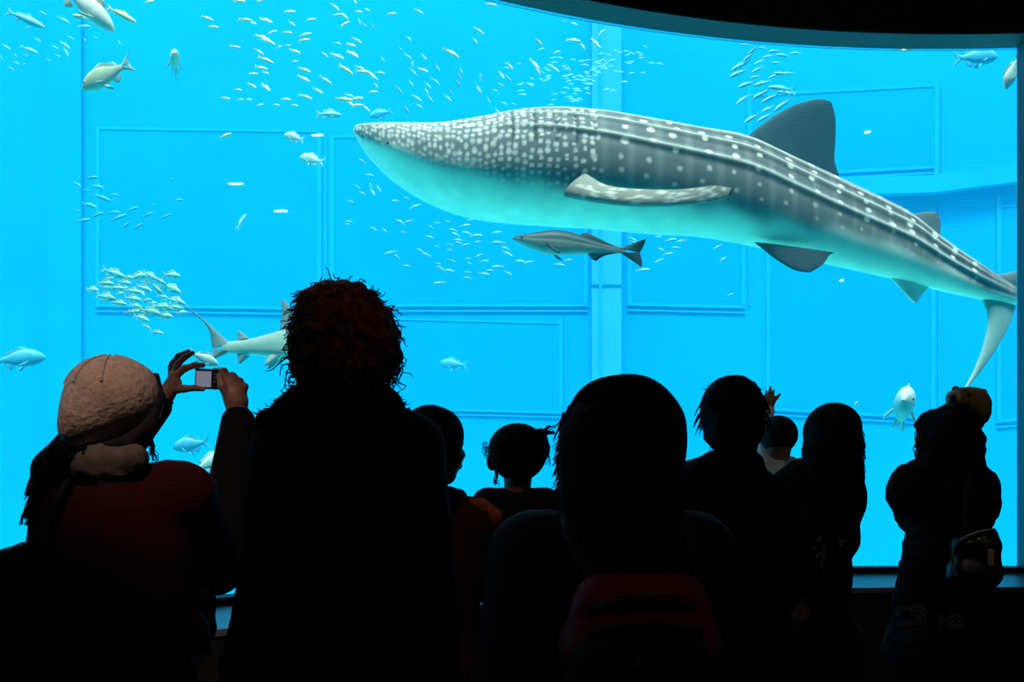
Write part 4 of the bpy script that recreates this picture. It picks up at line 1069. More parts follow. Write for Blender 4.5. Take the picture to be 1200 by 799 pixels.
rh = [cap(q(279, 486, yc), q(275, 465, yc), fr_(10.5), fr_(14)), cap(q(277, 470, yc), q(272, 446, yc), fr_(14), fr_(9)), cap(q(268, 452, yc), q(280, 456, yc), fr_(10), fr_(9)),
      cap(q(264, 448, yc - .01), q(262, 436, yc), fr_(6), fr_(5.2)), cap(q(262, 436, yc), q(257, 435, yc + .05), fr_(5.2), fr_(4.4)), cap(q(257, 435, yc + .05), q(248, 440, yc + .065), fr_(4.4), fr_(3.6)),
      cap(q(271, 450, yc - .008), q(272, 441, yc), fr_(5.5), fr_(4.8)), cap(q(272, 441, yc), q(264, 443, yc + .055), fr_(4.8), fr_(4.2)), cap(q(264, 443, yc + .055), q(252, 446, yc + .07), fr_(4.2), fr_(3.4)),
      cap(q(278, 456, yc - .006), q(281, 447, yc), fr_(5.2), fr_(4.5)), cap(q(281, 447, yc), q(270, 450, yc + .055), fr_(4.5), fr_(3.9)), cap(q(270, 450, yc + .055), q(256, 453, yc + .07), fr_(3.9), fr_(3.2)),
      cap(q(283, 463, yc - .004), q(287, 453, yc), fr_(4.6), fr_(4.0)), cap(q(287, 453, yc), q(275, 458, yc + .05), fr_(4.0), fr_(3.3)),
      cap(q(268, 466, yc - .02), q(260, 452, yc - .035), fr_(6), fr_(4.6)), cap(q(260, 452, yc - .035), q(257, 440, yc - .03), fr_(4.6), fr_(3.6))]
A.body(q(138, 488, 0.02), q(78, 590), q(214, 582), 1.60, [(q(112, 566, 0.27), lw, lh), (q(252, 668, 0.16), rw, rh)], yaw=-0.35, pitch=0.15, roll=0.12)
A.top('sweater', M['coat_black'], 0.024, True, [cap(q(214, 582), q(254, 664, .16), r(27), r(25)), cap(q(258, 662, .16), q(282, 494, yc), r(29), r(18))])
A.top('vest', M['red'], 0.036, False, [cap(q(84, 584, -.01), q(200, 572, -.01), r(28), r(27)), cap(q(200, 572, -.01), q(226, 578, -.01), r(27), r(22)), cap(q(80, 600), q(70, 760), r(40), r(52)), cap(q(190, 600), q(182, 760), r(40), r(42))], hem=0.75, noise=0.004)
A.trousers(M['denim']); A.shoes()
A.part('scarf', sdf_mesh('scarf', [cap(q(100, 541, -.085), q(156, 537, -.085), r(13), r(13)), cap(q(156, 537, -.085), q(164, 536, .10), r(13), r(11)), cap(q(100, 541, -.085), q(100, 540, .1), r(13), r(11)), cap(q(128, 540, -.02), q(128, 556, -.02), r(33), r(33)), cap(q(100, 554, -.075), q(155, 551, -.075), r(11), r(11))], 0.008, 0.03, noise=0.004), M['scarf'], 'grey scarf round the neck')
bR = rotm(-0.2, 0.1, 0.30)
bc = q(131, 468, -0.01)
ber = A.part('beret', sdf_mesh('beret', [ell(bc, (r(53), r(53), r(51))), ell(q(110, 490, -.03), (r(36), r(44), r(34))), ell(q(152, 466, -.01), (r(35), r(44), r(38))), ell(q(100, 506, -.02), (r(25), r(36), r(20)))], 0.007, 0.03), M['beret'], 'cream knitted beret with radiating seams')
# radiating seams of the beret and its dark band
seams = []
for k in range(9):
    a = 2 * PI * k / 9
    L = []
    for t in np.linspace(0.15, 1.25, 9):
        v = np.array([math.sin(t) * math.cos(a) * r(53.5), math.sin(t) * math.sin(a) * r(53.5), math.cos(t) * r(51.5)])
        L.append(bc + v)
    seams.append(L)
V, Q = tubes(seams, [(0.003, 0.004)] * 9, 5)
obj('seam', new_mesh('seam', V, Q), M['beret'], ber)
obj('band', sdf_mesh('band', [cap(q(183, 440, .0), q(187, 465, -.02), r(4), r(6)), cap(q(187, 465, -.02), q(175, 498, -.05), r(6), r(8)), cap(q(175, 498, -.05), q(150, 518, -.075), r(8), r(8)), cap(q(150, 518, -.075), q(112, 524, -.08), r(8), r(4))], 0.006, 0.01), M['band'], ber)
hp = [cap(q(88, 518, -.02), q(62, 550, -.05), r(20), r(22)), cap(q(62, 550, -.05), q(50, 600, -.06), r(21), r(15)), cap(q(150, 500, .0), q(165, 515, .05), r(20), r(12)), ell(q(138, 490, 0), (r(42), r(40), r(37)))]
hair_shell(A, hp)
ln = []; rd = []
for k in range(150):
    t = rng.uniform(0, 1)
    p0 = q(60 + 45 * rng.uniform(0, 1), 520 + 20 * rng.uniform(0, 1), -.06 + .06 * rng.uniform(-1, 1))
    p1 = q(28 + 40 * rng.uniform(0, 1) ** 1.3, 575 + 45 * rng.uniform(0, 1), -.06 + .06 * rng.uniform(-1, 1))
    mid = (p0 + p1) / 2 + np.array([-0.02, 0, 0.01])
    ln.append(np.stack([(1 - u) ** 2 * p0 + 2 * u * (1 - u) * mid + u * u * p1 for u in np.linspace(0, 1, 7)])); rd.append((0.004, 0.0012))
for k in range(10):
    ln.append(np.stack([(1 - u) ** 2 * q(48, 570, -.06) + 2 * u * (1 - u) * q(30, 590, -.06) + u * u * q(22 + 5 * rng.uniform(), 608 + 8 * rng.uniform(), -.06 + .01 * rng.uniform(-1, 1)) for u in np.linspace(0, 1, 7)])); rd.append((0.005, 0.0012))
A.strands('ponytail', ln, rd, M['hair_black']); ln = []; rd = []
for k in range(14):
    p0 = q(172 + 6 * rng.uniform(), 505, .03); p1 = q(176 + 8 * rng.uniform(), 540 + 8 * rng.uniform(-1, 1), .03)
    ln.append(wavy(p0, p1, 0.008)); rd.append((0.004, 0.001))
for k in range(10):
    p0 = q(183, 462 + 10 * rng.uniform(), .06); p1 = q(188 + 6 * rng.uniform(), 482 + 8 * rng.uniform(), .08)
    ln.append(wavy(p0, p1, 0.006)); rd.append((0.004, 0.001))
A.strands('side_lock', ln, rd, M['hair_black'])
brc = []
for k in range(17):
    a = 2 * PI * k / 16
    brc.append(q(188, 476, yc) + np.array([math.cos(a) * 0.033, math.sin(a) * 0.033, math.cos(a) * 0.012]))
V, Q = tubes([brc], [(0.006, 0.006)], 6)
A.part('bracelet', new_mesh('bracelet', V, Q), M['band'])
# the compact camera
cp = U(243.5, 444, 2.6 + yc + 0.015)
camt = empty('compact_camera', tuple(cp), -0.12); camt.rotation_euler = (0.05, 0.06, -0.15)
tag(camt, 'small black compact camera with a lit screen held in both raised hands', 'camera')
wc, hc, dc = fr_(14.5), fr_(12), 0.011
mb = MB(); mb.bbox((-wc, -dc, -hc), (wc, dc, hc), 0.004); obj('casing', mb.mesh('casing', True), M['cam_body'], camt)
mb = MB(); mb.box((-wc * 0.86, -dc - 0.0012, -hc * 0.80), (wc * 0.44, -dc + 0.001, hc * 0.74)); obj('screen', mb.mesh('screen'), M['cam_screen'], camt)
mb = MB()
for (a, b) in ((0.012, 0.010), (0.012, 0.018), (0.010, 0.024)): pass
k = 20; V = []; Fc = []
for rr, yy in ((0.016, 0.008), (0.016, 0.020), (0.013, 0.021), (0.013, 0.030), (0.009, 0.030), (0.008, 0.026), (0.0005, 0.026)):
    V += [(rr * math.cos(2 * PI * j / k), yy, rr * math.sin(2 * PI * j / k)) for j in range(k)]
for i in range(6):
    Fc += [(i * k + j, i * k + (j + 1) % k, (i + 1) * k + (j + 1) % k, (i + 1) * k + j) for j in range(k)]
mb.add(V, Fc); obj('lens', mb.mesh('lens', True), M['cam_silver'], camt)
mb = MB(); mb.bbox((wc * 0.45, -0.004, hc - 0.001), (wc * 0.75, 0.004, hc + 0.003), 0.001); obj('shutter_button', mb.mesh('shutter_button'), M['cam_silver'], camt)
for zz in (0.45, 0.05, -0.35):
    mb = MB(); mb.bbox((wc * 0.62, -dc - 0.0015, hc * zz), (wc * 0.84, -dc + 0.001, hc * (zz + 0.22)), 0.0008); obj('button', mb.mesh('button'), M['cam_silver'], camt)
# her dark bag and the bag at her other hip
def soft_bag(name, label, prims, m, straps, cat='bag', k=0.03, noise=0.003, trims=()):
    allp = prims
    lo = np.min([pbox(p)[0] for p in prims], 0); hi = np.max([pbox(p)[1] for p in prims], 0)
    org = np.array([(lo[0] + hi[0]) / 2, (lo[1] + hi[1]) / 2, lo[2]])
    t = empty(name, tuple(org)); tag(t, label, cat)
    V, Q = sdf_verts(prims, 0.009, k, noise=noise)
    obj('pouch', new_mesh('pouch', V - org, Q), m, t)
    for L, rr in straps:
        V, Q = tubes([np.asarray(L) - org], [(rr, rr)], 6)
        obj('strap', new_mesh('strap', V, Q), M['band'], t)
    for nm, L, rr, mm in trims:
        V, Q = tubes([np.asarray(L) - org], [(rr, rr)], 6)
        obj(nm, new_mesh(nm, V, Q), mm, t)
    return t, org

def arcpts(p0, p1, p2, n=12):
    return np.stack([(1 - u) ** 2 * p0 + 2 * u * (1 - u) * p1 + u * u * p2 for u in np.linspace(0, 1, n)])

Ub = lambda a, b, y: U(a, b, y)
t, org = soft_bag('shoulder_bag', 'black shoulder bag with small beads hanging by the arm of the beret wearer', [cap(Ub(18, 668, 2.45), Ub(-40, 690, 2.45), 0.055, 0.07), cap(Ub(28, 700, 2.45), Ub(-30, 800, 2.45), 0.08, 0.1), cap(Ub(30, 648, 2.5), Ub(8, 672, 2.45), 0.03, 0.05)], M['coat_black'],
         [(arcpts(Ub(30, 650, 2.46), Ub(60, 600, 2.46), Ub(80, 562, 2.5)), 0.009)])
for k in range(7):
    b_ = obj('bead', FM.setdefault('bead', ellipsoid((0.006, 0.006, 0.006), 8, 6)), M['bead'], t, tuple(Ub(10 + 3.2 * k, 645 - 1.2 * k + 2 * (k % 2), 2.39) - org))
soft_bag('hip_bag', 'round dark bag with dark red flap at the hip of the beret wearer', [cap(Ub(229, 705, 2.66), Ub(228, 735, 2.66), r(20), r(26)), ell(Ub(232, 704, 2.66), (r(19), r(20), r(18)))], M['coat_black'],
         [(arcpts(Ub(232, 690, 2.63), Ub(229, 640, 2.6), Ub(222, 585, 2.56)), 0.007)], trims=[('flap', arcpts(Ub(222, 718, 2.58), Ub(238, 730, 2.58), Ub(239, 765, 2.58)), 0.024, M['red'])])

# ------------------------------------------------------------------ B: tall visitor with curly hair
B = Person('tall visitor with bushy curly brown hair and black coat seen from behind', 390, 2.45)
q, r = B.q, B.r
B.body(q(402, 400, .02), q(348, 536), q(478, 528), 1.74, [(q(296, 780, .02), q(345, 800, .22), ((0.6, 0.7, 0.2), (-0.3, -0.5, 0.8), (0, 0, 1))), (q(505, 722, .02), q(440, 770, .22), ((-0.6, 0.7, 0.2), (0.3, -0.5, 0.8), (0, 0, 1)))], yaw=0.0, pitch=0.1)
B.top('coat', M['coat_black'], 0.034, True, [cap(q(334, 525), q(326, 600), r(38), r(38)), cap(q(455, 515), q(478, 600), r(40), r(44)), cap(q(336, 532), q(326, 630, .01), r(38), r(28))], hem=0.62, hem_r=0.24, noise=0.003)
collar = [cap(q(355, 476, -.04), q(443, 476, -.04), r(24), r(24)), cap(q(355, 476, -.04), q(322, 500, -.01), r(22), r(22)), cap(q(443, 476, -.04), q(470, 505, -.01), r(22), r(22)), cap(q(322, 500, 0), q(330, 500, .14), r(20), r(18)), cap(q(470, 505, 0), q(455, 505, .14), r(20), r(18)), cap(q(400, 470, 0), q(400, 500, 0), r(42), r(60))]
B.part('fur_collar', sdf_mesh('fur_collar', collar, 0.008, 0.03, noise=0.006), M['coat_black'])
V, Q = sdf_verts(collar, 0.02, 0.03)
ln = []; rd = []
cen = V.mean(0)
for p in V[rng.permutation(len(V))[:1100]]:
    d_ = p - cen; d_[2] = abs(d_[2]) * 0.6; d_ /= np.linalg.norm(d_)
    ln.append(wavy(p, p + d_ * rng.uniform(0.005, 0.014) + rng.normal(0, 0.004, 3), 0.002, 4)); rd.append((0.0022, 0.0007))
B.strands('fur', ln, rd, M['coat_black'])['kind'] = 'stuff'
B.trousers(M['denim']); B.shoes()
hc = q(402, 393, 0)
core = [ell(q(402, 388, 0), (r(57), r(60), r(54))), ell(q(370, 400, -.01), (r(28), r(36), r(36))), ell(q(440, 398, -.01), (r(27), r(36), r(34))), ell(q(405, 425, -.02), (r(50), r(45), r(32))), ell(q(392, 360, 0), (r(42), r(46), r(28))), ell(q(361, 424, 0), (r(20), r(28), r(24))), ell(q(448, 420, 0), (r(20), r(28), r(27)))]
hair_shell(B, core, m=M['hair_brown'], noise=0.010, k=0.03)
ln = []; rd = []
V, Q = sdf_verts(core, 0.011, 0.03)
cen = q(402, 398, 0)
for p in V[rng.permutation(len(V))[:1700]]:
    d_ = p - cen; d_ /= np.linalg.norm(d_)
    down = np.array([0, 0, -1.0]) - d_ * (-d_[2]); nd = np.linalg.norm(down)
    tdir = (down / nd if nd > 0.2 else np.array([d_[0], d_[1], 0]) ) * rng.uniform(0.6, 1.0) + rng.normal(0, 0.35, 3)
    tdir /= np.linalg.norm(tdir)
    b1 = np.cross(tdir, d_); b1 /= (np.linalg.norm(b1) + 1e-6); b2 = np.cross(tdir, b1)
    low = np.clip((cen[2] + 0.02 - p[2]) / 0.1, 0, 1)
    L = rng.uniform(0.03, 0.075) * (0.7 + 0.5 * low); rad = rng.uniform(0.007, 0.013) * (0.55 + 0.65 * low); turns = rng.uniform(0.8, 1.8); ph = rng.uniform(0, 6.28)
    tt = np.linspace(0, 1, 13)
    pts = p - d_ * 0.008 + tdir * (tt * L)[:, None] + (rad * tt ** 0.5)[:, None] * (np.cos(tt * turns * 6.28 + ph)[:, None] * b1 + np.sin(tt * turns * 6.28 + ph)[:, None] * b2)
    ln.append(pts); rd.append((0.0024, 0.0012))
# bigger loops that stand off the outline
for (a, b) in ((466, 372), (470, 386), (466, 402), (458, 415), (448, 432), (442, 446), (455, 440), (352, 436), (346, 440), (358, 446), (344, 420), (340, 410), (364, 448), (375, 450), (416, 336), (400, 333), (372, 340), (356, 352), (450, 452), (436, 452), (472, 378), (345, 430)):
    p = q(a, b, rng.uniform(-.05, .05)); ph = rng.uniform(0, 6.28); rad = rng.uniform(0.008, 0.016)
    tt = np.linspace(0, 1, 16)
    inn = (cen - p); inn /= np.linalg.norm(inn)
    pts = p + inn * (0.035 * (1 - tt))[:, None] + np.stack([rad * np.cos(ph + tt * 7), 0.01 * np.sin(tt * 5), rad * np.sin(ph + tt * 7)], 1)
    ln.append(pts); rd.append((0.0022, 0.0010))
B.strands('curls', ln, rd, M['hair_brown'])['kind'] = 'stuff'

# ------------------------------------------------------------------ C: person with a bob, salmon coat, carrying the little girl
C = Person('person with short dark bobbed hair and salmon coat with a lit shoulder strip carrying a small child', 503, 2.85)
q, r = C.q, C.r
C.body(q(505, 525, .02), q(444, 622), q(556, 615), 1.50, [(q(420, 735, .02), q(470, 760, .2), ((0.7, 0.6, 0.2), (0, -0.6, 0.8), (0, 0, 1))), (q(588, 690, .06), q(610, 700, .20), ((0.9, 0.3, 0.0), (0.2, -0.3, -0.9), (0, 1, 0.2)))], hs=0.98, yaw=-0.95, pitch=0.02)
C.top('coat', M['coat_shaded'], 0.024, True, [cap(q(540, 608), q(562, 616), r(25), r(22))], hem=0.62, hem_r=0.23)  # the coat's shade is put into this dark brown
C.part('lit_shoulder_rim', sdf_mesh('lit_shoulder_rim', [cap(q(547, 592, -.03), q(564, 594, -.035), r(7), r(9)), cap(q(564, 594, -.035), q(578, 605, -.035), r(9), r(9)), cap(q(578, 605, -.035), q(585, 628, -.025), r(9), r(5))], 0.006, 0.015), M['salmon'], 'salmon strip standing for the lit shoulder of the coat')  # added strip: light along the shoulder put into shape and colour
C.part('hood', sdf_mesh('hood', [cap(q(470, 588, -.06), q(525, 586, -.05), r(18), r(14)), cap(q(525, 586, -.05), q(537, 583, .02), r(13), r(11)), cap(q(470, 590, -.06), q(466, 592, .05), r(18), r(15))], 0.008, 0.03), M['coat_black'])
C.trousers(M['denim']); C.shoes()
hp = [ell(q(504, 516, .0), (r(38), r(44), r(42))), ell(q(487, 540, -.02), (r(27), r(36), r(34))), ell(q(520, 508, .03), (r(23), r(30), r(27))), cap(q(495, 545, -.05), q(500, 566, -.05), r(24), r(22))]
hair_shell(C, hp)

# ------------------------------------------------------------------ D: the little girl on that arm
D = Person('small child with side ponytails and dark printed top carried on an arm', 606, 2.98, base_z=0.62)
q, r = D.q, D.r
sz = 0.80
D.body(q(607, 537, .01), q(571, 590), q(639, 590), 0.92, [(q(566, 640, .05), q(585, 660, .16), ((0.4, 0.9, 0), (0, -0.3, 1), (1, 0, 0), 0.55)), (q(648, 640, .05), q(632, 660, .16), ((-0.4, 0.9, 0), (0, -0.3, 1), (-1, 0, 0), 0.55))], hs=sz, yaw=0.0, pitch=0.05, waist_w=0.15, hip_w=0.16, neck_r=0.055, seated=q(606, 690, 0.0),
       legs=[[q(590, 700, .02), q(585, 735, .14), q(588, 800, .12)], [q(622, 700, .02), q(628, 735, .14), q(624, 800, .12)]])
D.top('shirt', M['coat_navy'], 0.014, True, [cap(q(575, 592), q(637, 592), r(17), r(17)), cap(q(585, 610), q(626, 610), r(26), r(26))], vox=0.009, k=0.02)
D.trousers(M['denim'], 0.010); D.shoes()
for (a, b, rr) in ((630, 593, 5), (622, 598, 4), (598, 600, 5), (590, 607, 4)):
    D.part('print_motif', ellipsoid((r(rr), 0.003, r(rr) * 0.8), 12, 6), M['red']).location = tuple(q(a, b, -0.098))
hp = [ell(q(607, 531, -.005), (r(33.5), r(36), r(33))), ell(q(606, 524, .0), (r(32), r(33), r(27))), cap(q(634, 512, 0), q(638, 528, 0), r(7), r(6))]
hair_shell(D, hp)
V, Q = tubes([np.stack([q(633 + 4 * math.cos(a), 507 + 4 * math.sin(a), 0.01 * math.sin(a * 2)) for a in np.linspace(0, 2 * PI, 14)])], [(0.005, 0.005)], 6)
D.part('hair_tie', new_mesh('hair_tie', V, Q), M['pink'], 'pink hair tie')
ln = []; rd = []
for k in range(46):
    e1 = q(640 + 15 * rng.uniform(), 496 + 14 * rng.uniform(), .02 * rng.uniform(-1, 1)) if k < 26 else q(640 + 6 * rng.uniform(-1, 1), 525 + 22 * rng.uniform(), .02 * rng.uniform(-1, 1))
    ln.append(arcpts(q(631, 508, 0), q(640, 507 + 6 * rng.uniform(-1, 1), 0), e1, 7)); rd.append((0.0035, 0.0009))
D.strands('ponytail', ln, rd, M['hair_black'])
ln = []; rd = []
for k in range(14):
    cx_, cy_, rr = 570 + 2 * rng.uniform(-1, 1), 527 + 7 * rng.uniform(-1, 1), rng.uniform(2.5, 5)
    ln.append(np.stack([q(cx_ + 4 * (1 - u) + rr * math.cos(a0), cy_ + rr * math.sin(a0), 0.01) for u, a0 in [(u, 0.3 + 4.8 * u) for u in np.linspace(0, 1, 10)]])); rd.append((0.0016, 0.0009))
for k in range(14):
    ln.append(wavy(q(580 + 3 * rng.uniform(), 550, 0), q(578 + 6 * rng.uniform(), 566 + 4 * rng.uniform(), 0), 0.006)); rd.append((0.002, 0.0008))
D.strands('side_curls', ln[:14], rd[:14], M['hair_black']); D.strands('nape_hair', ln[14:], rd[14:], M['hair_black'])
D.part('ear_tuft', sdf_mesh('ear_tuft', [ell(q(577, 541, 0), (r(7), r(7), r(11)))], 0.006, 0.01), M['hair_black'])

# ------------------------------------------------------------------ E: woman with long hair and a red backpack
E_ = Person('person with long straight dark hair wearing a quilted jacket and red backpack', 722, 2.05)
q, r = E_.q, E_.r
E_.body(q(728, 512, .03), q(622, 650), q(815, 650), 1.51, [(q(592, 800, .0), q(640, 850, .2), ((0.6, 0.7, 0.1), (0, -0.6, 0.8), (0, 0, 1))), (q(838, 800, .0), q(790, 850, .2), ((-0.6, 0.7, 0.1), (0, -0.6, 0.8), (0, 0, 1)))], yaw=0.05)
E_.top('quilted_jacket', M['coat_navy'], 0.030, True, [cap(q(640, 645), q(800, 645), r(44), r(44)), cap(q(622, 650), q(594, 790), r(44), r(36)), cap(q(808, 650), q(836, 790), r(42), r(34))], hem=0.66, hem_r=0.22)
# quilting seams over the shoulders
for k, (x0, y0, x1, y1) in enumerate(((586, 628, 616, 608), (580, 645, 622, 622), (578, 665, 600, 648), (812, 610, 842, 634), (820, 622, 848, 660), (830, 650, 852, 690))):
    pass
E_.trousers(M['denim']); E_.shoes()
hp = [ell(q(728, 512, .0), (r(64), r(66), r(66)), rotm(0, 0, 0.25)), ell(q(718, 480, .02), (r(46), r(50), r(36))), ell(q(750, 479, .0), (r(33), r(50), r(34))), cap(q(700, 520, -.05), q(702, 625, -.08), r(44), r(42)), cap(q(752, 520, -.05), q(752, 625, -.08), r(48), r(40)), cap(q(765, 500, 0), q(772, 556, 0), r(35), r(27))]
hair_shell(E_, hp, k=0.04)
ln = []; rd = []
for k in range(620):
    u = rng.uniform(0, 1); a = rng.uniform(0, PI)           # roots over the back of the crown
    x0 = 728 + 60 * math.cos(a); y0 = 500 - 50 * math.sin(a) * rng.uniform(0.3, 1); dpt = -0.09 * math.sin(a) * (1 - 0.5 * rng.uniform())
    x1 = 728 + 68 * math.cos(a) + 5 * rng.uniform(-1, 1); y1 = rng.uniform(590, 635)
    ln.append(arcpts(q(x0, y0, dpt), q(728 + 74 * math.cos(a), 530, dpt - .03), q(x1, y1, dpt - .04), 8)); rd.append((0.0045, 0.001))
for k in range(90):       # wisps on the open side
    y0 = rng.uniform(480, 570); x0 = 664 + 4 * rng.uniform(-1, 1)
    ln.append(arcpts(q(x0, y0, .02), q(655 + 3 * rng.uniform(-1, 1), y0 + 18, .02), q(646 + 12 * rng.uniform(), y0 + rng.uniform(20, 42), .02 + .03 * rng.uniform(-1, 1)), 7)); rd.append((0.0026, 0.0007))
for k in range(16):
    y0 = rng.uniform(560, 590)
    ln.append(arcpts(q(664, y0, .02), q(655, y0 + 15, .02), q(652 + 8 * rng.uniform(), y0 + rng.uniform(10, 24), .02), 7)); rd.append((0.003, 0.0007))
for k in range(22):
    y0 = rng.uniform(490, 540)
    ln.append(arcpts(q(792, y0, .0), q(799, y0 + 12, .0), q(798 + 4 * rng.uniform(), y0 + rng.uniform(16, 40), .0), 7)); rd.append((0.0026, 0.0007))
for k in range(130):       # flyaway strands along the outline
    a = rng.uniform(-0.25, PI + 0.25); rx = 66 + rng.uniform(-2, 4)
    p = [q(728 + rx * math.cos(a + t_ * 0.45) * (1 if t_ < 1 else 1.02), 508 - (66 + rng.uniform(0, 2)) * math.sin(a + t_ * 0.45), -0.03 + .05 * rng.uniform(-1, 1)) for t_ in (0.0, -0.4, -0.9)] if a < PI / 2 else [q(728 + rx * math.cos(a + t_ * 0.45), 508 - (66 + rng.uniform(0, 2)) * math.sin(a + t_ * 0.45), -0.03 + .05 * rng.uniform(-1, 1)) for t_ in (0.0, 0.4, 0.9)]
    ln.append(arcpts(*p, 7)); rd.append((0.0030, 0.0008))
E_.strands('hair_strands', ln, rd, M['hair_black'])['kind'] = 'stuff'
by = 1.86
t, org = soft_bag('backpack', 'dim red backpack with black bands on the back of the person in the quilted jacket', [cap(Ub(705, 705, by), Ub(795, 705, by), 0.055, 0.055), cap(Ub(700, 760, by), Ub(800, 760, by), 0.075, 0.075), cap(Ub(695, 850, by), Ub(805, 850, by), 0.085, 0.085)], M['red_nylon'],
         [(arcpts(Ub(700, 690, by + .02), Ub(668, 640, by + .03), Ub(664, 606, by + .10)), 0.014), (arcpts(Ub(800, 690, by + .02), Ub(812, 640, by + .03), Ub(800, 606, by + .10)), 0.014)],
         k=0.05, trims=[('band', arcpts(Ub(690, 716, by - .05), Ub(750, 690, by - .075), Ub(815, 712, by - .05)), 0.010, M['band']), ('band', arcpts(Ub(690, 745, by - .06), Ub(750, 722, by - .095), Ub(822, 742, by - .06)), 0.010, M['band'])])
V, Q = sdf_verts([cap(Ub(702, 775, by - .045), Ub(800, 775, by - .045), 0.055, 0.055), cap(Ub(700, 830, by - .045), Ub(802, 830, by - .045), 0.06, 0.06)], 0.009, 0.03)
obj('pocket', new_mesh('pocket', V - org, Q), M['coat_navy'], t)
for x0 in np.linspace(735, 815, 9):       # faint stitched emblem low on the pack
    V, Q = tubes([np.stack([Ub(x0 + 4 * math.sin(u * 5), 772 + 12 * u, by - 0.103) - org for u in np.linspace(0, 1, 6)])], [(0.0012, 0.0012)], 4)
    obj('stitching', new_mesh('stitching', V, Q), M['scarf'], t)

# ------------------------------------------------------------------ F: man with short shaggy hair
F_ = Person('person with short shaggy black hair in a dark jacket standing at the glass', 865, 3.05)
q, r = F_.q, F_.r
F_.body(q(858, 490, .02), q(812, 574), q(900, 592), 1.62, [(q(790, 680, .0), q(800, 760, .1), ((0.1, 0.3, -1), (-1, 0, 0), (0, 1, 0))), (q(934, 672, .02), q(909, 708, -.06), ((0.9, 0.1, -0.28), (0.2, -0.9, 0.3), (0.2, 0.1, 1), 0.80))], yaw=0.0, pitch=0.08)
F_.top('jacket', M['coat_black'], 0.026, True, [cap(q(838, 545, -.02), q(878, 545, -.02), r(18), r(18)), cap(q(818, 567), q(888, 577), r(28), r(26))], hem=0.75)
F_.trousers(M['denim']); F_.shoes()
hp = [ell(q(859, 480, .0), (r(37.5), r(40), r(41))), ell(q(852, 505, -.02), (r(27), r(32), r(26))), ell(q(868, 505, -.02), (r(25), r(32), r(26)))]
hair_shell(F_, hp, noise=0.004)
ln = []; rd = []
for k in range(260):
    a = rng.uniform(0, 2 * PI); b = rng.uniform(-0.5, 1.0)
    d_ = np.array([math.cos(b) * math.cos(a), math.cos(b) * math.sin(a), math.sin(b)])
    if d_[1] > 0.5: continue
    p0 = q(859, 482, 0) + d_ * r(36)
    tip = p0 + np.array([d_[0] * 0.4, d_[1] * 0.3, -0.8 if b < 0.6 else 0.1]) * rng.uniform(0.02, 0.05) + d_ * 0.008
    ln.append(arcpts(p0, p0 + d_ * 0.012, tip, 5)); rd.append((0.0035, 0.0008))
for (a, b, c_, d_) in ((824, 485, 821, 500), (826, 500, 829, 515), (888, 515, 884, 535), (884, 525, 883, 538), (832, 515, 834, 526)):
    for k in range(9):
        ln.append(arcpts(q(a + 2 * rng.uniform(-1, 1), b, .0), q((a + c_) / 2, (b + d_) / 2, .0), q(c_ + 3 * rng.uniform(-1, 1), d_ + 4 * rng.uniform(-1, 1), .0), 6)); rd.append((0.003, 0.0008))
F_.strands('hair_strands', ln, rd, M['hair_black'])['kind'] = 'stuff'

# ------------------------------------------------------------------ G: baby reaching up
G = Person('small child in white clothes and dark cap reaching one hand up', 905, 3.55, base_z=0.93)
q, r = G.q, G.r
bw_ = q(902, 478, .10)
bf = lambda px: px * 3.65 / F
bh = [cap(q(902.5, 477, .1), q(902.5, 470, .1), bf(4.6), bf(5.2)), cap(q(900.5, 471, .1), q(900.5, 465, .1), bf(4), bf(3.2)), cap(q(904, 471, .1), q(904, 465, .1), bf(4), bf(3.2)),
      cap(q(901.5, 465, .1), q(902.3, 459, .1), bf(2.3), bf(2.0)), cap(q(902.3, 459, .1), q(902.6, 454, .1), bf(2.0), bf(1.6)),
      cap(q(904.5, 466, .1), q(905.5, 461, .11), bf(2.2), bf(1.9)), cap(q(905.5, 461, .11), q(906.5, 457.5, .125), bf(1.9), bf(1.6)),
      cap(q(899, 466, .1), q(898.5, 461, .11), bf(2.2), bf(1.9)), cap(q(898.5, 461, .11), q(898, 458, .125), bf(1.9), bf(1.5)),
      cap(q(897.5, 468, .1), q(896, 464, .105), bf(2.0), bf(1.5)),
      cap(q(906, 471, .1), q(910, 466, .1), bf(2.5), bf(2.1)), cap(q(910, 466, .1), q(914, 462, .1), bf(2.1), bf(1.5))]
G.body(q(912, 511, .0), q(894, 540, .01), q(926, 546, .01), 0.66, [(q(898, 502, .06), bw_, bh), (q(936, 570, .06), q(930, 585, .12), ((0.2, 0.9, 0.1), (0, -0.3, 1), (-1, 0, 0), 0.42))], hs=0.60, neck_r=0.075, waist_w=0.17, hip_w=0.19, chest_d=0.17, seated=q(908, 600, .02), vox=0.006,
       legs=[[q(898, 606, .04), q(893, 625, .12), q(898, 650, .10)], [q(918, 606, .04), q(924, 625, .12), q(920, 650, .10)]])
G.top('white_romper', M['white_cloth'], 0.010, True, [cap(q(894, 545), q(900, 590), r(13), r(15))], vox=0.007, k=0.02)
G.part('leggings', sdf_mesh('leggings', inflate(sum(G.legp, []), 0.008), 0.008, 0.01), M['white_cloth']); G.shoes()
hair_shell(G, [ell(q(912, 509, .0), (r(22.5), r(25), r(22.5)))], name='cap', m=M['band'])

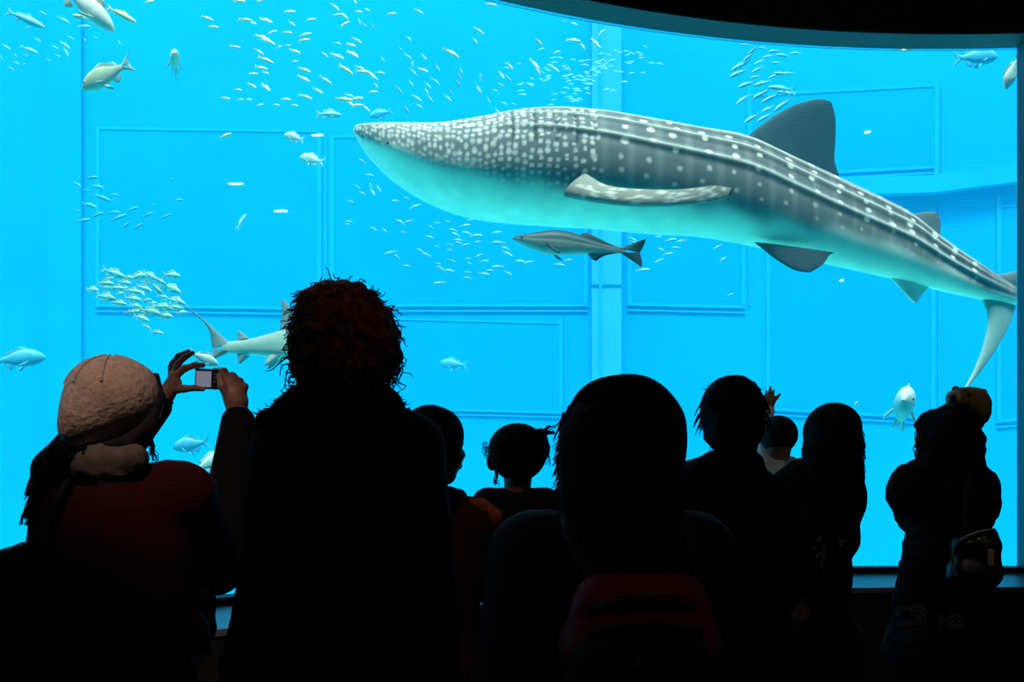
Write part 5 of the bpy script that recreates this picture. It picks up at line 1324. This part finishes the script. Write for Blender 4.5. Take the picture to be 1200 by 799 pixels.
# ------------------------------------------------------------------ H: woman with long hair who holds the baby
H_ = Person('person with long dark hair and patterned skirt holding a small child', 955, 3.38)
q, r = H_.q, H_.r
H_.body(q(972, 512, .02), q(926, 576), q(986, 580), 1.54, [(q(915, 640, .0), q(905, 612, .20), ((0.8, 0.6, 0.0), (-0.3, 0.2, -0.9), (0, 1, 0.3))), (q(984, 632, .02), q(945, 630, .22), ((-0.9, 0.4, 0.1), (0.3, -0.7, 0.4), (0, 0, 1)))], hs=0.95, yaw=0.45, pitch=0.05, hip_w=0.115, waist_w=0.105)
H_.top('jacket', M['coat_black'], 0.024, True, [cap(q(940, 556, .0), q(920, 582, .06), r(20), r(17)), cap(q(920, 584, .04), q(925, 640, .0), r(20), r(24)), cap(q(985, 562, -.02), q(990, 592, -.02), r(24), r(22))])
H_.skirt(M['coat_navy'], 0.42, 0.17, 'dark skirt with pale pattern')
for k in range(26):
    a, b = 962 + 8 * rng.uniform(-1, 1), rng.uniform(630, 672)
    H_.part('print_motif', FM.setdefault('motif', ellipsoid((0.006, 0.004, 0.006), 8, 6)), M['scarf']).location = tuple(q(a, b, -0.126 - 0.02 * (b - 628) / 44))
for k in range(14):
    a, b = rng.uniform(972, 990), rng.uniform(632, 640)
    H_.part('print_motif', FM['motif'], M['scarf']).location = tuple(q(a, b, -0.120))
H_.trousers(M['denim']); H_.shoes()
hp = [ell(q(974, 508, .0), (r(32), r(34), r(35))), ell(q(980, 500, .0), (r(28), r(32), r(27))), cap(q(980, 520, -.04), q(988, 562, -.06), r(29), r(24)), cap(q(990, 520, -.02), q(998, 548, -.03), r(18), r(13)), cap(q(962, 530, -.04), q(965, 560, -.05), r(22), r(20))]
hair_shell(H_, hp)
ln = []; rd = []
for k in range(130):
    y0 = rng.uniform(485, 545)
    ln.append(arcpts(q(1002 + 3 * rng.uniform(-1, 1), y0, -.02), q(1010, y0 + 15, -.02), q(1008 + 7 * rng.uniform(), min(560, y0 + rng.uniform(20, 45)), -.02 + .03 * rng.uniform(-1, 1)), 7)); rd.append((0.0032, 0.0008))
H_.strands('hair_strands', ln, rd, M['hair_black'])['kind'] = 'stuff'

# ------------------------------------------------------------------ I: person in the plush bear hat
I_ = Person('person wearing a plush bear hat and dark fuzzy coat by the window jamb', 1108, 3.7)
q, r = I_.q, I_.r
I_.body(q(1112, 512, .02), q(1078, 572), q(1142, 572), 1.52, [(q(1062, 580, .0), q(1066, 612, .12), ((0.5, 0.8, 0.1), (-0.6, 0.2, 0.7), (0, 0, 1))), (q(1148, 594, .0), q(1138, 636, .16), ((-0.6, 0.7, 0.1), (0.6, 0.2, 0.7), (0, 0, 1)))], hs=0.95, yaw=0.6, pitch=0.12)
I_.top('fuzzy_coat', M['coat_black'], 0.028, True, [cap(q(1085, 552), q(1064, 570), r(18), r(17)), cap(q(1062, 562), q(1060, 572), r(17), r(17)), cap(q(1080, 640), q(1068, 705), r(18), r(22)), cap(q(1130, 555), q(1150, 570), r(22), r(18)), cap(q(1148, 572), q(1149, 584), r(17), r(17)), cap(q(1110, 600), q(1112, 680), r(44), r(46))], hem=0.72, hem_r=0.235, noise=0.007)
I_.skirt(M['coat_black'], 0.70, 0.24)
I_.trousers(M['denim']); I_.shoes()
hp = [ell(q(1112, 512, .0), (r(33), r(35), r(35))), ell(q(1092, 498, .03), (r(17), r(22), r(18))), cap(q(1098, 520, -.02), q(1096, 548, -.03), r(22), r(20)), cap(q(1128, 520, -.02), q(1130, 552, -.03), r(24), r(23)), ell(q(1124, 492, 0), (r(24), r(28), r(24)))]
hair_shell(I_, hp, noise=0.008)
ln = []; rd = []
for k in range(150):
    a, b = (rng.uniform(1074, 1084), rng.uniform(490, 550)) if k % 2 else (rng.uniform(1140, 1152), rng.uniform(500, 555))
    p = q(a, b, .03 * rng.uniform(-1, 1)); ph = rng.uniform(0, 6.28)
    tt = np.linspace(0, 1, 9)
    ln.append(p + np.stack([0.010 * np.cos(ph + 5 * tt), 0.008 * np.sin(4 * tt), -0.03 * tt + 0.008 * np.sin(ph + 5 * tt)], 1)); rd.append((0.003, 0.001))
I_.strands('hair_wave', ln[0::2], rd[0::2], M['hair_black'])
I_.strands('hair_wave', ln[1::2], rd[1::2], M['hair_black'])
hat = I_.part('bear_hat', sdf_mesh('bear_hat', [ell(q(1137, 474, .0), (r(23), r(24), r(21))), ell(q(1141, 484, .0), (r(17), r(22), r(17))), ell(q(1126, 468, -.03), (r(15), r(16), r(14)))], 0.006, 0.02, noise=0.003), M['plush'], 'brown plush bear hat with cream muzzle')
obj('muzzle', sdf_mesh('muzzle', [ell(q(1118, 467, -.055), (r(9.5), r(9), r(9.5)))], 0.005, 0.01, noise=0.002), M['plush_light'], hat)
obj('nose', sdf_mesh('nose', [ell(q(1116.5, 465, -.085), (r(4.4), r(4), r(3.8)))], 0.004, 0.01), M['eye'], hat)
obj('eye', sdf_mesh('eye', [ell(q(1135, 463, -.073), (r(3.6), r(3), r(3.2)))], 0.004, 0.01), M['eye'], hat)
obj('ear', sdf_mesh('ear', [ell(q(1120, 456, .01), (r(5), r(3.5), r(4)))], 0.005, 0.01), M['hair_black'], hat)
obj('ear', sdf_mesh('ear', [ell(q(1152, 460, .02), (r(5), r(4), r(5)))], 0.005, 0.01), M['plush'], hat)
# bag at the back of that person
by = 3.52
t, org = soft_bag('handbag', 'glossy black handbag with metal buckle carried by the bear hat wearer', [cap(Ub(1130, 640, by), Ub(1158, 640, by), 0.045, 0.045), cap(Ub(1128, 672, by), Ub(1156, 672, by), 0.06, 0.055), cap(Ub(1160, 628, by + .03), Ub(1164, 672, by + .03), 0.03, 0.03)], M['shoe'],
         [(arcpts(Ub(1132, 634, by), Ub(1128, 590, by + .02), Ub(1136, 556, by + .05)), 0.010)],
         trims=[('piping', arcpts(Ub(1124, 634, by - .045), Ub(1140, 622, by - .055), Ub(1166, 620, by - .03)), 0.005, M['bead']), ('piping', arcpts(Ub(1119, 640, by - .045), Ub(1113, 655, by - .05), Ub(1121, 676, by - .05)), 0.004, M['scarf'])])
obj('buckle', ellipsoid((0.007, 0.005, 0.007)), M['buckle'], t, tuple(Ub(1147, 632, by - .052) - org))
obj('buckle', ellipsoid((0.006, 0.005, 0.006)), M['buckle'], t, tuple(Ub(1154, 630, by - .050) - org))
mb = MB(); mb.bbox((-0.012, -0.004, -0.03), (0.012, 0.004, 0.03), 0.003)
obj('tag', mb.mesh('tag', True), M['plush_light'], t, tuple(Ub(1161, 653, by - .060) - org))
# lace trim at the hem
def lace(P, x0, x1, y0, y1, dy, m_):
    ln = []
    for xx in np.arange(x0, x1, 6.0):
        for yy in np.arange(y0, y1, 6.0):
            if rng.uniform() < 0.35: continue
            ln.append(np.stack([P.q(xx + 2.2 * math.sin(yy) + 2.4 * math.cos(a), yy + 1.5 * math.sin(xx) + 2.2 * math.sin(a), dy) for a in np.linspace(0, 2 * PI, 9)]))
    V, Q = tubes(ln, [(0.0016, 0.0016)] * len(ln), 4)
    P.part('lace_trim', new_mesh('lace_trim', V, Q), m_)
lace(I_, 1050, 1082, 712, 734, -0.195, M['scarf']); lace(I_, 1104, 1130, 722, 738, -0.205, M['scarf'])
